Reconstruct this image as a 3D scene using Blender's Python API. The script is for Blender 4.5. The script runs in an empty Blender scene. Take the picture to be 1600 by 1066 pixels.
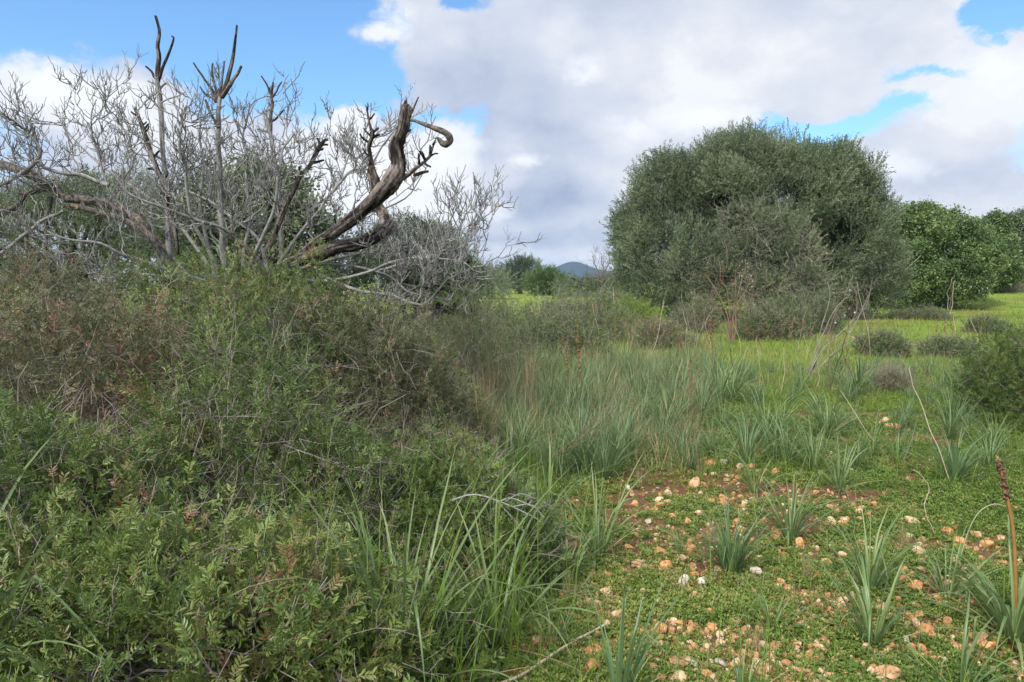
import bpy, math, numpy as np
from mathutils import Vector
S = bpy.context.scene
COL = S.collection
RNG = np.random.default_rng(7)
PI = math.pi
F, CU, CV = 1150.0, 800.0, 533.0
PITCH = math.atan((533-440)/F)
CAMZ = 1.6
cp, sp = math.cos(PITCH), math.sin(PITCH)
SUN_AZ, SUN_EL = math.radians(212), math.radians(48)      # compass-like: from +Y clockwise

def ray(u, v):
    a = (u-CU)/F; b = (CV-v)/F
    return np.array([a, cp+b*sp, -sp+b*cp])
def G(u, v, z=0.0):
    d = ray(u, v); t = (z-CAMZ)/d[2]
    return np.array([d[0]*t, d[1]*t, z])
def P(u, v, y):
    d = ray(u, v); t = y/d[1]
    return np.array([d[0]*t, y, CAMZ+d[2]*t])

# ---------------------------------------------------------------- numpy noise
def _h(i, j, k, s):
    n = (i*374761393 + j*668265263 + k*2147483647 + s*974634777) & 0xffffffff
    n = ((n ^ (n >> 13))*1274126177) & 0xffffffff
    return ((n ^ (n >> 16)) & 0xffff)/65535.0
def vnoise(p, s=0):
    p = np.asarray(p, float)
    i = np.floor(p).astype(np.int64); f = p-i; f = f*f*(3-2*f)
    r = 0
    for dx in (0, 1):
        for dy in (0, 1):
            for dz in (0, 1):
                w = (f[..., 0] if dx else 1-f[..., 0])*(f[..., 1] if dy else 1-f[..., 1])*(f[..., 2] if dz else 1-f[..., 2])
                r = r + w*_h(i[..., 0]+dx, i[..., 1]+dy, i[..., 2]+dz, s)
    return r
def fbm(p, s=0, o=4):
    p = np.asarray(p, float); r = 0; a = .5; t = 0
    for k in range(o):
        r = r+a*vnoise(p*(2**k), s+k*17); t += a; a *= .5
    return r/t
def xy3(x, y, sc):
    x, y = np.broadcast_arrays(np.asarray(x, float), np.asarray(y, float))
    return np.stack([x*sc, y*sc, np.zeros_like(x)+.37], -1)
def sstep(a, b, x):
    t = np.clip((x-a)/(b-a), 0, 1); return t*t*(3-2*t)
def H(x, y):
    x = np.asarray(x, float); y = np.asarray(y, float)
    h = .05*(fbm(xy3(x, y, .9), 3, 3)-.5)+.03*(fbm(xy3(x, y, 5), 5, 2)-.5)
    far = sstep(8, 25, y)
    h = h+far*.35*(fbm(xy3(x, y, .12), 9, 2)-.5)
    h = h+.95*np.exp(-(((x-33)/9)**2+((y-50)/6)**2))
    h = h+.30*sstep(12, 45, y)*sstep(-4, 12, x)*0
    return h
def soil(x, y):
    """bare red soil patches (1 = bare)"""
    n = .55*fbm(xy3(x, y, 2.3), 21, 4)+.45*fbm(xy3(x, y, 7.5), 22, 3)
    band = np.exp(-(((np.asarray(x)-1.15-.12*(np.asarray(y)-4))/1.15)**2))*(1-sstep(7.5, 11, y))
    return sstep(.49, .60, n+.11*band-.055)

# ---------------------------------------------------------------- geometry collector
class Geo:
    def __init__(s):
        s.v = []; s.f = []; s.t = []; s.n = 0
    def add(s, V, Fq, tint=None):
        V = np.asarray(V, np.float32).reshape(-1, 3); Fq = np.asarray(Fq, np.int64)
        s.v.append(V); s.f.append(Fq+s.n); s.n += len(V)
        if tint is None: tint = np.full(len(Fq), .5)
        s.t.append(np.broadcast_to(np.asarray(tint, np.float32), (len(Fq),)))
        return s
    def inst(s, tpl, M, T, tint=None, tvar=0.0):
        """tpl=(V,F,t); M (K,3,3) incl. scale; T (K,3); tint (K,)"""
        V, Fq, t = tpl; K = len(T)
        if K == 0: return s
        W = np.einsum('kij,nj->kni', M, V)+T[:, None, :]
        FF = (Fq[None]+(np.arange(K)*len(V))[:, None, None])
        tt = np.full((K, len(Fq)), .5) if tint is None else np.repeat(np.asarray(tint)[:, None], len(Fq), 1)
        tt = tt+(t[None]-.5)
        s.add(W.reshape(-1, 3), FF.reshape(-1, Fq.shape[1]), np.clip(tt.reshape(-1), 0, 1))
        return s
    def mesh(s, name, mat, smooth=False):
        me = bpy.data.meshes.new(name)
        V = np.concatenate(s.v)
        nv = len(V); groups = {}
        loops = np.concatenate([f.reshape(-1) for f in s.f]).astype(np.int32)
        cnt = np.concatenate([np.full(len(f), f.shape[1]) for f in s.f]).astype(np.int32)
        me.vertices.add(nv); me.vertices.foreach_set('co', V.reshape(-1).astype(np.float32))
        me.loops.add(len(loops)); me.loops.foreach_set('vertex_index', loops)
        st = np.concatenate([[0], np.cumsum(cnt)[:-1]]).astype(np.int32)
        me.polygons.add(len(cnt)); me.polygons.foreach_set('loop_start', st)
        try: me.polygons.foreach_set('loop_total', cnt)
        except Exception: pass
        me.polygons.foreach_set('use_smooth', np.full(len(cnt), smooth))
        me.update(calc_edges=True)
        a = me.attributes.new('tint', 'FLOAT', 'FACE')
        a.data.foreach_set('value', np.concatenate(s.t).astype(np.float32))
        me.materials.append(mat)
        return me
    def obj(s, name, mat, parent=None, smooth=False, loc=None):
        o = bpy.data.objects.new(name, s.mesh(name, mat, smooth)); COL.objects.link(o)
        if parent is not None: o.parent = parent
        if loc is not None: o.location = loc
        return o

def tag(o, label=None, cat=None, group=None, kind=None):
    if label: o['label'] = label
    if cat: o['category'] = cat
    if group: o['group'] = group
    if kind: o['kind'] = kind
    return o
def empty(name, loc, label, cat, group=None, rz=0):
    o = bpy.data.objects.new(name, None); COL.objects.link(o)
    o.location = loc; o.rotation_euler = (0, 0, rz)
    return tag(o, label, cat, group)
def copy_tree(o, parent=None):
    c = o.copy(); COL.objects.link(c)
    if parent is not None: c.parent = parent
    for ch in list(o.children): copy_tree(ch, c)
    return c

# ---------------------------------------------------------------- frames
def nrm(a):
    return a/np.maximum(np.linalg.norm(a, axis=-1, keepdims=True), 1e-9)
def rnd_dir(n, rng=None):
    rng = rng or RNG
    return nrm(rng.normal(size=(n, 3)))
def frames(d, roll=None, scale=None, rng=None):
    """matrices whose local +Y goes along d, local Z as near up as the roll allows"""
    rng = rng or RNG
    d = nrm(d); K = len(d)
    up = np.tile([0, 0, 1.0], (K, 1))+rng.normal(size=(K, 3))*.05
    x = nrm(np.cross(d, up)); z = np.cross(x, d)
    if roll is not None:
        c, s_ = np.cos(roll)[:, None], np.sin(roll)[:, None]
        x, z = x*c+z*s_, z*c-x*s_
    M = np.stack([x, d, z], -1)
    if scale is not None: M = M*np.asarray(scale)[:, None, None]
    return M
def tubes(geo, paths, radii, sides=4, tint=None, cap=True):
    """paths (K,Pn,3) radii (K,Pn)"""
    paths = np.asarray(paths, float); radii = np.asarray(radii, float)
    K, Pn, _ = paths.shape
    t = np.gradient(paths, axis=1); t = nrm(t)
    main = nrm(paths[:, -1]-paths[:, 0])
    ref = np.where(np.abs(main[:, 2:3]) < .8, np.array([[0, 0, 1.0]]), np.array([[1.0, 0, 0]]))
    a = np.empty_like(t); a[:, 0] = nrm(np.cross(t[:, 0], ref))
    bad = np.linalg.norm(np.cross(t[:, 0], ref), axis=1) < .05
    if bad.any(): a[bad, 0] = nrm(np.cross(t[bad, 0], np.array([.3, 1.0, .2])))
    for i in range(1, Pn):    # carry the ring frame along the path without twisting
        v_ = a[:, i-1]-(a[:, i-1]*t[:, i]).sum(-1, keepdims=True)*t[:, i]; a[:, i] = nrm(v_)
    b = np.cross(t, a)
    ang = np.arange(sides)*2*PI/sides
    ring = a[:, :, None]*np.cos(ang)[None, None, :, None]+b[:, :, None]*np.sin(ang)[None, None, :, None]
    V = paths[:, :, None]+ring*radii[:, :, None, None]
    base = (np.arange(K)*Pn*sides)[:, None, None]
    i = np.arange(Pn-1)[:, None]; j = np.arange(sides)[None]
    q = np.stack([i*sides+j, i*sides+(j+1) % sides, (i+1)*sides+(j+1) % sides, (i+1)*sides+j], -1).reshape(-1, 4)
    Fq = (q[None]+base).reshape(-1, 4)
    tt = None if tint is None else np.repeat(np.asarray(tint), len(q))
    geo.add(V.reshape(-1, 3), Fq, tt)
def smooth_path(pts, n):
    """Catmull-Rom resample; pts (m,k)"""
    pts = np.asarray(pts, float); m = len(pts)
    if m < 3:
        t = np.linspace(0, 1, n)[:, None]; return pts[0]*(1-t)+pts[-1]*t
    ext = np.vstack([2*pts[0]-pts[1], pts, 2*pts[-1]-pts[-2]])
    out = []
    for s_ in np.linspace(0, m-1-1e-6, n):
        i = int(s_); f = s_-i
        p0, p1, p2, p3 = ext[i:i+4]
        out.append(.5*((2*p1)+(-p0+p2)*f+(2*p0-5*p1+4*p2-p3)*f*f+(-p0+3*p1-3*p2+p3)*f**3))
    return np.array(out)

# ---------------------------------------------------------------- materials
def L(r, g, b):
    f = lambda c: ((c/255+.055)/1.055)**2.4 if c/255 > .04045 else c/255/12.92
    return (f(r), f(g), f(b), 1)
def newmat(name):
    m = bpy.data.materials.new(name); m.use_nodes = True
    nt = m.node_tree; nt.nodes.clear()
    return m, nt, nt.nodes, nt.links
def ramp(nodes, cols):
    r = nodes.new('ShaderNodeValToRGB'); e = r.color_ramp.elements
    while len(e) < len(cols): e.new(.5)
    for k, (p, c) in enumerate(cols):
        e[k].position = p; e[k].color = c if len(c) == 4 else (*c, 1)
    return r
def leaf_mat(name, cols, trans=.25, rough=.5, spec=.35, nscale=1.2, namp=.35):
    m, nt, N, K = newmat(name)
    at = N.new('ShaderNodeAttribute'); at.attribute_name = 'tint'
    tc = N.new('ShaderNodeTexCoord')
    no = N.new('ShaderNodeTexNoise'); no.inputs['Scale'].default_value = nscale; no.inputs['Detail'].default_value = 3
    K.new(tc.outputs['Object'], no.inputs['Vector'])
    ma = N.new('ShaderNodeMath'); ma.operation = 'MULTIPLY_ADD'
    K.new(no.outputs['Fac'], ma.inputs[0]); ma.inputs[1].default_value = namp; ma.inputs[2].default_value = -namp*.5
    ad = N.new('ShaderNodeMath'); ad.operation = 'ADD'; ad.use_clamp = True
    K.new(at.outputs['Fac'], ad.inputs[0]); K.new(ma.outputs[0], ad.inputs[1])
    r = ramp(N, cols); K.new(ad.outputs[0], r.inputs[0])
    bs = N.new('ShaderNodeBsdfPrincipled'); bs.inputs['Roughness'].default_value = rough
    bs.inputs['Specular IOR Level'].default_value = spec
    K.new(r.outputs[0], bs.inputs['Base Color'])
    out = N.new('ShaderNodeOutputMaterial')
    if trans > 0:
        tr = N.new('ShaderNodeBsdfTranslucent'); K.new(r.outputs[0], tr.inputs['Color'])
        mx = N.new('ShaderNodeMixShader'); mx.inputs[0].default_value = trans
        K.new(bs.outputs[0], mx.inputs[1]); K.new(tr.outputs[0], mx.inputs[2]); K.new(mx.outputs[0], out.inputs[0])
    else: K.new(bs.outputs[0], out.inputs[0])
    return m
def bark_mat(name, cols, scale=14, bump=.35, stretch=(1, 1, 1), rough=.9, tintw=.5):
    m, nt, N, K = newmat(name)
    at = N.new('ShaderNodeAttribute'); at.attribute_name = 'tint'
    tc = N.new('ShaderNodeTexCoord'); mp = N.new('ShaderNodeMapping'); mp.inputs['Scale'].default_value = stretch
    K.new(tc.outputs['Object'], mp.inputs[0])
    no = N.new('ShaderNodeTexNoise'); no.inputs['Scale'].default_value = scale; no.inputs['Detail'].default_value = 6; no.inputs['Roughness'].default_value = .65
    K.new(mp.outputs[0], no.inputs['Vector'])
    m1 = N.new('ShaderNodeMath'); m1.operation = 'MULTIPLY_ADD'; K.new(at.outputs['Fac'], m1.inputs[0]); m1.inputs[1].default_value = tintw; m1.inputs[2].default_value = -tintw*.5
    m2 = N.new('ShaderNodeMath'); m2.operation = 'ADD'; m2.use_clamp = True
    K.new(m1.outputs[0], m2.inputs[0]); K.new(no.outputs['Fac'], m2.inputs[1])
    r = ramp(N, cols); K.new(m2.outputs[0], r.inputs[0])
    bs = N.new('ShaderNodeBsdfPrincipled'); bs.inputs['Roughness'].default_value = rough; bs.inputs['Specular IOR Level'].default_value = .2
    K.new(r.outputs[0], bs.inputs['Base Color'])
    if bump:
        b = N.new('ShaderNodeBump'); b.inputs['Strength'].default_value = bump; b.inputs['Distance'].default_value = .02
        K.new(no.outputs['Fac'], b.inputs['Height']); K.new(b.outputs[0], bs.inputs['Normal'])
    out = N.new('ShaderNodeOutputMaterial'); K.new(bs.outputs[0], out.inputs[0])
    return m

M = {}
M['lentisk'] = leaf_mat('lentisk_leaf', [(0, (.045, .075, .024)), (.45, (.110, .178, .042)), (.75, (.21, .285, .068)), (.9, (.25, .23, .09)), (1, (.27, .15, .08))], .3, .42, .5, 1.2, .55)
M['lentisk_dull'] = leaf_mat('lentisk_dull_leaf', [(0, (.055, .078, .038)), (.45, (.112, .138, .060)), (.72, (.18, .19, .088)), (.86, (.24, .17, .10)), (1, (.26, .13, .095))], .25, .5, .4, 1.2, .6)
M['olive'] = leaf_mat('wild_olive_leaf', [(0, (.085, .115, .060)), (.5, (.165, .210, .115)), (.8, (.24, .27, .16)), (1, (.33, .32, .21))], .2, .6, .3, .25, .3)
M['olive_grey'] = leaf_mat('olive_grey_leaf', [(0, (.09, .12, .065)), (.5, (.18, .215, .12)), (1, (.32, .31, .18))], .2, .6, .3, .5, .3)
M['carob'] = leaf_mat('carob_leaf', [(0, (.045, .080, .028)), (.5, (.115, .185, .055)), (1, (.21, .28, .09))], .25, .4, .5, .4)
M['dark_tree'] = leaf_mat('distant_dark_leaf', [(0, (.045, .070, .036)), (.5, (.095, .140, .065)), (1, (.16, .20, .095))], .2, .5, .4, .4)
M['scrub'] = leaf_mat('grey_scrub_leaf', [(0, (.07, .095, .045)), (.45, (.145, .19, .08)), (.75, (.21, .24, .115)), (1, (.28, .21, .14))], .2, .6, .2, 1)
M['asph'] = leaf_mat('asphodel_leaf', [(0, (.085, .145, .065)), (.45, (.175, .265, .095)), (.78, (.29, .36, .14)), (.9, (.42, .38, .17)), (1, (.40, .30, .17))], .35, .38, .5, 2, .25)
M['asph_blue'] = leaf_mat('asphodel_blue_leaf', [(0, (.075, .130, .060)), (.45, (.150, .240, .100)), (.8, (.25, .33, .14)), (1, (.42, .38, .22))], .35, .4, .5, 2, .25)
M['grass'] = leaf_mat('fresh_grass', [(0, (.06, .12, .02)), (.5, (.14, .24, .035)), (1, (.30, .38, .06))], .35, .5, .3, .6, .35)
M['meadow'] = leaf_mat('meadow_grass', [(0, (.13, .21, .035)), (.5, (.205, .30, .052)), (1, (.36, .37, .09))], .3, .6, .2, .25, .5)
M['cover'] = leaf_mat('ground_weed', [(0, (.06, .10, .02)), (.35, (.12, .20, .035)), (.65, (.20, .27, .05)), (.85, (.33, .34, .09)), (1, (.30, .22, .10))], .3, .5, .35, 1.4, .4)
M['straw'] = leaf_mat('dry_straw', [(0, (.22, .16, .09)), (.5, (.40, .31, .18)), (1, (.56, .46, .29))], .2, .7, .2, 2)
M['deadwood'] = bark_mat('grey_dead_wood', [(.1, (.07, .067, .062)), (.5, (.24, .233, .22)), (.9, (.48, .47, .44))], 24, .5)
M['darkwood'] = bark_mat('dark_weathered_wood', [(.32, (.016, .013, .012)), (.46, (.055, .044, .038)), (.58, (.11, .090, .078)), (.78, (.26, .225, .195))], 34, 1.0, (1, 1, .55), tintw=.55)
M['lichenwood'] = bark_mat('lichened_wood', [(.3, (.028, .024, .021)), (.46, (.10, .086, .074)), (.6, (.21, .19, .165)), (.66, (.38, .20, .05)), (.8, (.33, .28, .10))], 26, 1.0, (1, 1, .7), tintw=.12)
M['twig'] = bark_mat('brown_grey_twig', [(0, (.09, .072, .058)), (.5, (.20, .17, .142)), (1, (.42, .38, .33))], 9, 0)
M['redtwig'] = bark_mat('red_brown_stem', [(0, (.10, .06, .042)), (.5, (.18, .115, .08)), (1, (.32, .24, .18))], 30, .2)
M['palestem'] = bark_mat('pale_dry_stem', [(0, (.32, .25, .16)), (.5, (.50, .42, .29)), (1, (.64, .57, .43))], 20, 0)
M['stalk'] = bark_mat('asphodel_stalk_skin', [(0, (.18, .10, .03)), (.5, (.32, .17, .055)), (1, (.42, .27, .10))], 10, .1)
M['bud'] = bark_mat('dark_bud', [(0, (.06, .03, .03)), (.5, (.14, .07, .055)), (1, (.28, .15, .12))], 60, .3)
M['seed'] = bark_mat('rusty_seed_head', [(0, (.14, .07, .03)), (.5, (.26, .14, .06)), (1, (.36, .22, .11))], 60, .3)
M['white'] = leaf_mat('white_petal', [(0, (.7, .66, .66)), (1, (.85, .83, .82))], .3, .6, .2)
M['yellow'] = leaf_mat('yellow_petal', [(0, (.7, .58, .02)), (1, (.85, .75, .05))], .3, .6, .2)
def stone_mat(name, c0, c1, c2, sc=1.6):
    m, nt, N, K = newmat(name)
    tc = N.new('ShaderNodeTexCoord'); oi = N.new('ShaderNodeObjectInfo')
    ad = N.new('ShaderNodeVectorMath'); ad.operation = 'ADD'
    cr = N.new('ShaderNodeCombineXYZ'); mu = N.new('ShaderNodeMath'); mu.operation = 'MULTIPLY'; mu.inputs[1].default_value = 37
    K.new(oi.outputs['Random'], mu.inputs[0]); K.new(mu.outputs[0], cr.inputs[0]); K.new(tc.outputs['Object'], ad.inputs[0]); K.new(cr.outputs[0], ad.inputs[1])
    no = N.new('ShaderNodeTexNoise'); no.inputs['Scale'].default_value = sc; no.inputs['Detail'].default_value = 7; no.inputs['Roughness'].default_value = .65
    K.new(ad.outputs[0], no.inputs['Vector'])
    n2 = N.new('ShaderNodeTexNoise'); n2.inputs['Scale'].default_value = 9; n2.inputs['Detail'].default_value = 5
    K.new(ad.outputs[0], n2.inputs['Vector'])
    r = ramp(N, [(.32, c0), (.5, c1), (.68, c2)]); K.new(no.outputs['Fac'], r.inputs[0])
    hs = N.new('ShaderNodeHueSaturation'); K.new(r.outputs[0], hs.inputs['Color'])
    mr = N.new('ShaderNodeMapRange'); mr.inputs[3].default_value = .8; mr.inputs[4].default_value = 1.12; K.new(oi.outputs['Random'], mr.inputs[0]); K.new(mr.outputs[0], hs.inputs['Value'])
    bs = N.new('ShaderNodeBsdfPrincipled'); bs.inputs['Roughness'].default_value = .92; bs.inputs['Specular IOR Level'].default_value = .2
    K.new(hs.outputs[0], bs.inputs['Base Color'])
    b = N.new('ShaderNodeBump'); b.inputs['Strength'].default_value = .6; b.inputs['Distance'].default_value = .004
    K.new(n2.outputs['Fac'], b.inputs['Height']); K.new(b.outputs[0], bs.inputs['Normal'])
    out = N.new('ShaderNodeOutputMaterial'); K.new(bs.outputs[0], out.inputs[0]); return m
M['st_orange'] = stone_mat('orange_limestone', (.38, .16, .06), (.58, .28, .12), (.70, .43, .22))
M['st_pink'] = stone_mat('pinkish_limestone', (.38, .19, .09), (.54, .31, .165), (.68, .47, .29))
M['st_buff'] = stone_mat('buff_limestone', (.44, .27, .14), (.62, .43, .25), (.74, .58, .39))
M['st_white'] = stone_mat('pale_limestone', (.42, .33, .23), (.58, .51, .41), (.70, .65, .56))
M['st_grey'] = stone_mat('grey_limestone', (.30, .25, .20), (.46, .41, .35), (.64, .59, .52))

M['gr_orange'] = stone_mat('orange_gravel_stone', (.34, .14, .055), (.52, .27, .125), (.68, .46, .27), 42)
M['gr_buff'] = stone_mat('buff_gravel_stone', (.38, .22, .12), (.60, .43, .26), (.80, .68, .50), 42)
def ground_mat():
    m, nt, N, K = newmat('ground_soil_and_moss')
    at = N.new('ShaderNodeAttribute'); at.attribute_name = 'soil'
    fa = N.new('ShaderNodeAttribute'); fa.attribute_name = 'farness'
    tc = N.new('ShaderNodeTexCoord')
    def noise(sc, d=6):
        n = N.new('ShaderNodeTexNoise'); n.inputs['Scale'].default_value = sc; n.inputs['Detail'].default_value = d; n.inputs['Roughness'].default_value = .65
        K.new(tc.outputs['Object'], n.inputs['Vector']); return n
    n1 = noise(7); n2 = noise(40, 3); n3 = noise(.35, 5)
    rs = ramp(N, [(.3, (.10, .045, .026)), (.55, (.19, .095, .055)), (.8, (.30, .185, .115))]); K.new(n1.outputs['Fac'], rs.inputs[0])
    rm = ramp(N, [(.3, (.030, .052, .012)), (.5, (.065, .115, .022)), (.72, (.12, .17, .035))]); K.new(n2.outputs['Fac'], rm.inputs[0])
    rf = ramp(N, [(.3, (.10, .17, .035)), (.5, (.19, .28, .045)), (.7, (.30, .33, .075))]); K.new(n3.outputs['Fac'], rf.inputs[0])
    a = N.new('ShaderNodeMix'); a.data_type = 'RGBA'; K.new(fa.outputs['Fac'], a.inputs[0]); K.new(rm.outputs[0], a.inputs[6]); K.new(rf.outputs[0], a.inputs[7])
    # soil mask roughened
    ms = N.new('ShaderNodeMath'); ms.operation = 'MULTIPLY_ADD'; K.new(n1.outputs['Fac'], ms.inputs[0]); ms.inputs[1].default_value = 1.6; ms.inputs[2].default_value = -.75
    mm = N.new('ShaderNodeMath'); mm.operation = 'ADD'; mm.use_clamp = True; K.new(at.outputs['Fac'], mm.inputs[0]); K.new(ms.outputs[0], mm.inputs[1])
    b = N.new('ShaderNodeMix'); b.data_type = 'RGBA'; K.new(mm.outputs[0], b.inputs[0]); K.new(a.outputs[2], b.inputs[6]); K.new(rs.outputs[0], b.inputs[7])
    bs = N.new('ShaderNodeBsdfPrincipled'); bs.inputs['Roughness'].default_value = .95; bs.inputs['Specular IOR Level'].default_value = .1
    K.new(b.outputs[2], bs.inputs['Base Color'])
    bp = N.new('ShaderNodeBump'); bp.inputs['Strength'].default_value = .8; bp.inputs['Distance'].default_value = .03
    K.new(n2.outputs['Fac'], bp.inputs['Height']); K.new(bp.outputs[0], bs.inputs['Normal'])
    out = N.new('ShaderNodeOutputMaterial'); K.new(bs.outputs[0], out.inputs[0]); return m
M['ground'] = ground_mat()

# ---------------------------------------------------------------- ground sheet
def build_ground():
    xs = np.concatenate([-np.geomspace(9, 2600, 44)[::-1], np.arange(-8.9, 9, .09), np.geomspace(9.1, 2600, 56)])
    ys = np.concatenate([-np.geomspace(1, 400, 22)[::-1], np.arange(-.9, 16, .08), np.geomspace(16.1, 3300, 105)])
    X, Y = np.meshgrid(xs, ys)
    Z = H(X, Y)*1.0
    Z = Z*(np.abs(Y) < 400)
    n, m_ = len(ys), len(xs)
    V = np.stack([X, Y, Z], -1).reshape(-1, 3)
    i = np.arange(n-1)[:, None]; j = np.arange(m_-1)[None]
    Fq = np.stack([i*m_+j, i*m_+j+1, (i+1)*m_+j+1, (i+1)*m_+j], -1).reshape(-1, 4)
    g = Geo(); g.add(V, Fq)
    o = g.obj('ground', M['ground'], smooth=True); tag(o, kind='structure')
    a = o.data.attributes.new('soil', 'FLOAT', 'POINT'); a.data.foreach_set('value', soil(V[:, 0], V[:, 1]).astype(np.float32))
    a = o.data.attributes.new('farness', 'FLOAT', 'POINT'); a.data.foreach_set('value', sstep(9, 16, V[:, 1]).astype(np.float32))
build_ground()
# ---------------------------------------------------------------- leaf templates
def q4(L_, W, fold=.0, bend=0):
    """diamond leaf along +Y, one quad"""
    return np.array([[0, 0, 0], [W/2, L_*.5, fold], [0, L_, -bend], [-W/2, L_*.5, fold]]), np.array([[0, 1, 2, 3]])
def leaf6(L_, W, fold=.0, bend=0):
    V = np.array([[0, 0, 0], [W*.45, L_*.3, fold], [W*.5, L_*.62, fold-bend*.4], [0, L_, -bend], [-W*.5, L_*.62, fold-bend*.4], [-W*.45, L_*.3, fold], [0, L_*.45, -bend*.2]])
    return V, np.array([[0, 1, 2, 6], [6, 2, 3, 4], [0, 6, 4, 5]])
def merge(parts):
    V, Fq, T, n = [], [], [], 0
    for v, f, t in parts:
        V.append(v); Fq.append(f+n); T.append(np.full(len(f), t) if np.isscalar(t) else t); n += len(v)
    return np.concatenate(V), np.concatenate(Fq), np.concatenate(T)
def rotm(d, up=(0, 0, 1)):
    d = np.asarray(d, float); d = d/np.linalg.norm(d)
    x = np.cross(d, up); x = x/np.linalg.norm(x); z = np.cross(x, d)
    return np.stack([x, d, z], -1)
def tube1(p, r, sides=3):
    g = Geo(); tubes(g, np.asarray(p)[None], np.asarray(r)[None], sides)
    return np.concatenate(g.v).astype(float), g.f[0]
def pinnate_spray(rng, hi=True, nl=7, length=.15):
    """a twig along +Y with pinnate leaves"""
    parts = []
    L0 = leaf6 if hi else q4
    for k in range(nl):
        s_ = (k+1)/nl; az = k*2.4+rng.uniform(-.4, .4)
        base = np.array([0, length*s_, 0])
        tilt = rng.uniform(.55, 1.05)*(1.15-.45*s_)
        d = np.array([math.cos(az)*math.sin(tilt), math.cos(tilt), math.sin(az)*math.sin(tilt)])
        R = rotm(d, nrm(rng.normal(size=3)*.35+np.array([0, .6, .9])))
        n = rng.integers(3, 6); rl = rng.uniform(.045, .075)*(1 if k < nl-1 else 1.1)
        t = rng.uniform(-.12, .12)+.5+.10*(s_-.4)
        for q in range(n):
            yy = rl*(.25+.75*(q+.5)/n)
            for sd in (-1, 1):
                if rng.uniform() < .07: continue
                ll = rng.uniform(.019, .031)*(1-.15*abs(q-n/2)/n)
                v, f = L0(ll, ll*.29, .0015, rng.uniform(-.001, .006))
                a = sd*rng.uniform(.55, 1.15)
                Rz = np.array([[math.cos(a), math.sin(a), 0], [-math.sin(a), math.cos(a), 0], [0, 0, 1]])
                v = v@Rz.T; v[:, 1] += yy; v[:, 2] += rng.uniform(-.003, .003)+.004*(yy/rl)+np.abs(v[:, 0])*rng.uniform(-.1, .5)
                parts.append((v@R.T+base, f, t+rng.uniform(-.07, .07)))
        v, f = tube1([[0, 0, 0], [0, rl, .003]], [.0008, .0005]); parts.append((v@R.T+base, f, .93))
    return merge(parts)
def thin_spray(rng, nl=13, length=.34, ll=.085, lw=.023, spread=.75):
    parts = []
    for k in range(nl):
        s_ = (k+.7)/nl; az = k*2.4+rng.uniform(-.5, .5); tilt = rng.uniform(.35, spread)
        d = np.array([math.cos(az)*math.sin(tilt), math.cos(tilt), math.sin(az)*math.sin(tilt)])
        R = rotm(d, nrm(rng.normal(size=3))); l = ll*rng.uniform(.7, 1.2)
        v, f = q4(l, lw*rng.uniform(.8, 1.3), .002)
        parts.append((v@R.T+[0, length*s_, 0], f, .5+rng.uniform(-.16, .16)))
    return merge(parts)
def broad_cluster(rng, nl=12, rad=.14, ll=.085, lw=.05):
    parts = []
    for k in range(nl):
        d = nrm(rng.normal(size=3)+np.array([0, .9, 0])); R = rotm(d, nrm(rng.normal(size=3)+np.array([0, .2, .9])))
        v, f = q4(ll*rng.uniform(.7, 1.2), lw*rng.uniform(.8, 1.2), .006)
        parts.append((v@R.T+rng.normal(size=3)*rad*.5, f, .5+rng.uniform(-.15, .15)))
    return merge(parts)
_r = np.random.default_rng(3)
PIN_HI = [pinnate_spray(_r, True) for _ in range(7)]
PIN_LO = [pinnate_spray(_r, False, 6) for _ in range(7)]
THIN = [thin_spray(_r) for _ in range(6)]
THINBIG = [thin_spray(_r, 14, .5, .13, .026, .8) for _ in range(6)]
BROAD = [broad_cluster(_r) for _ in range(6)]
BROADBIG = [broad_cluster(_r, 11, .30, .17, .10) for _ in range(6)]
SMALL = [thin_spray(_r, 12, .12, .025, .008, 1.0) for _ in range(6)]
SMALLBIG = [thin_spray(_r, 12, .22, .06, .018, 1.0) for _ in range(6)]

# ---------------------------------------------------------------- shrub / crown
def dome_points(rng, n, c, r, h, lump=.22, lsc=1.6, inner=.25, zlow=-.1, seed=0, full=False):
    """points on a lumpy dome standing on the ground at c, half widths r, height h"""
    d = rnd_dir(n, rng)
    if not full: d[:, 2] = np.abs(d[:, 2])*1.1+zlow*rng.uniform(0, 1, n); d = nrm(d)
    k = 1+lump*2*(fbm(d*lsc*1.7+seed*3.1, seed, 3)-.5)
    depth = 1-inner*rng.uniform(0, 1, n)**1.7
    rr = np.array([r[0], r[1], h])
    p = d*rr*(k*depth)[:, None]
    nn = nrm(d/rr)
    return p+np.asarray(c), nn, depth
def crown(geo, tpls, rng, p, nn, up=.6, out=.8, jit=.5, sc=(.8, 1.2), tint=(.5, .12), tn=.5, tseed=0):
    K = len(p)
    d = nn*out+np.array([0, 0, up])+rng.normal(size=(K, 3))*jit
    sc_ = rng.uniform(sc[0], sc[1], K)
    Mx = frames(d, rng.uniform(0, 2*PI, K), sc_, rng)
    ti = tint[0]+rng.normal(size=K)*tint[1]+(fbm(p*tn, tseed+40, 3)-.5)*.9
    w = rng.integers(0, len(tpls), K)
    for i in range(len(tpls)):
        s_ = w == i; geo.inst(tpls[i], Mx[s_], p[s_], ti[s_])
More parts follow.
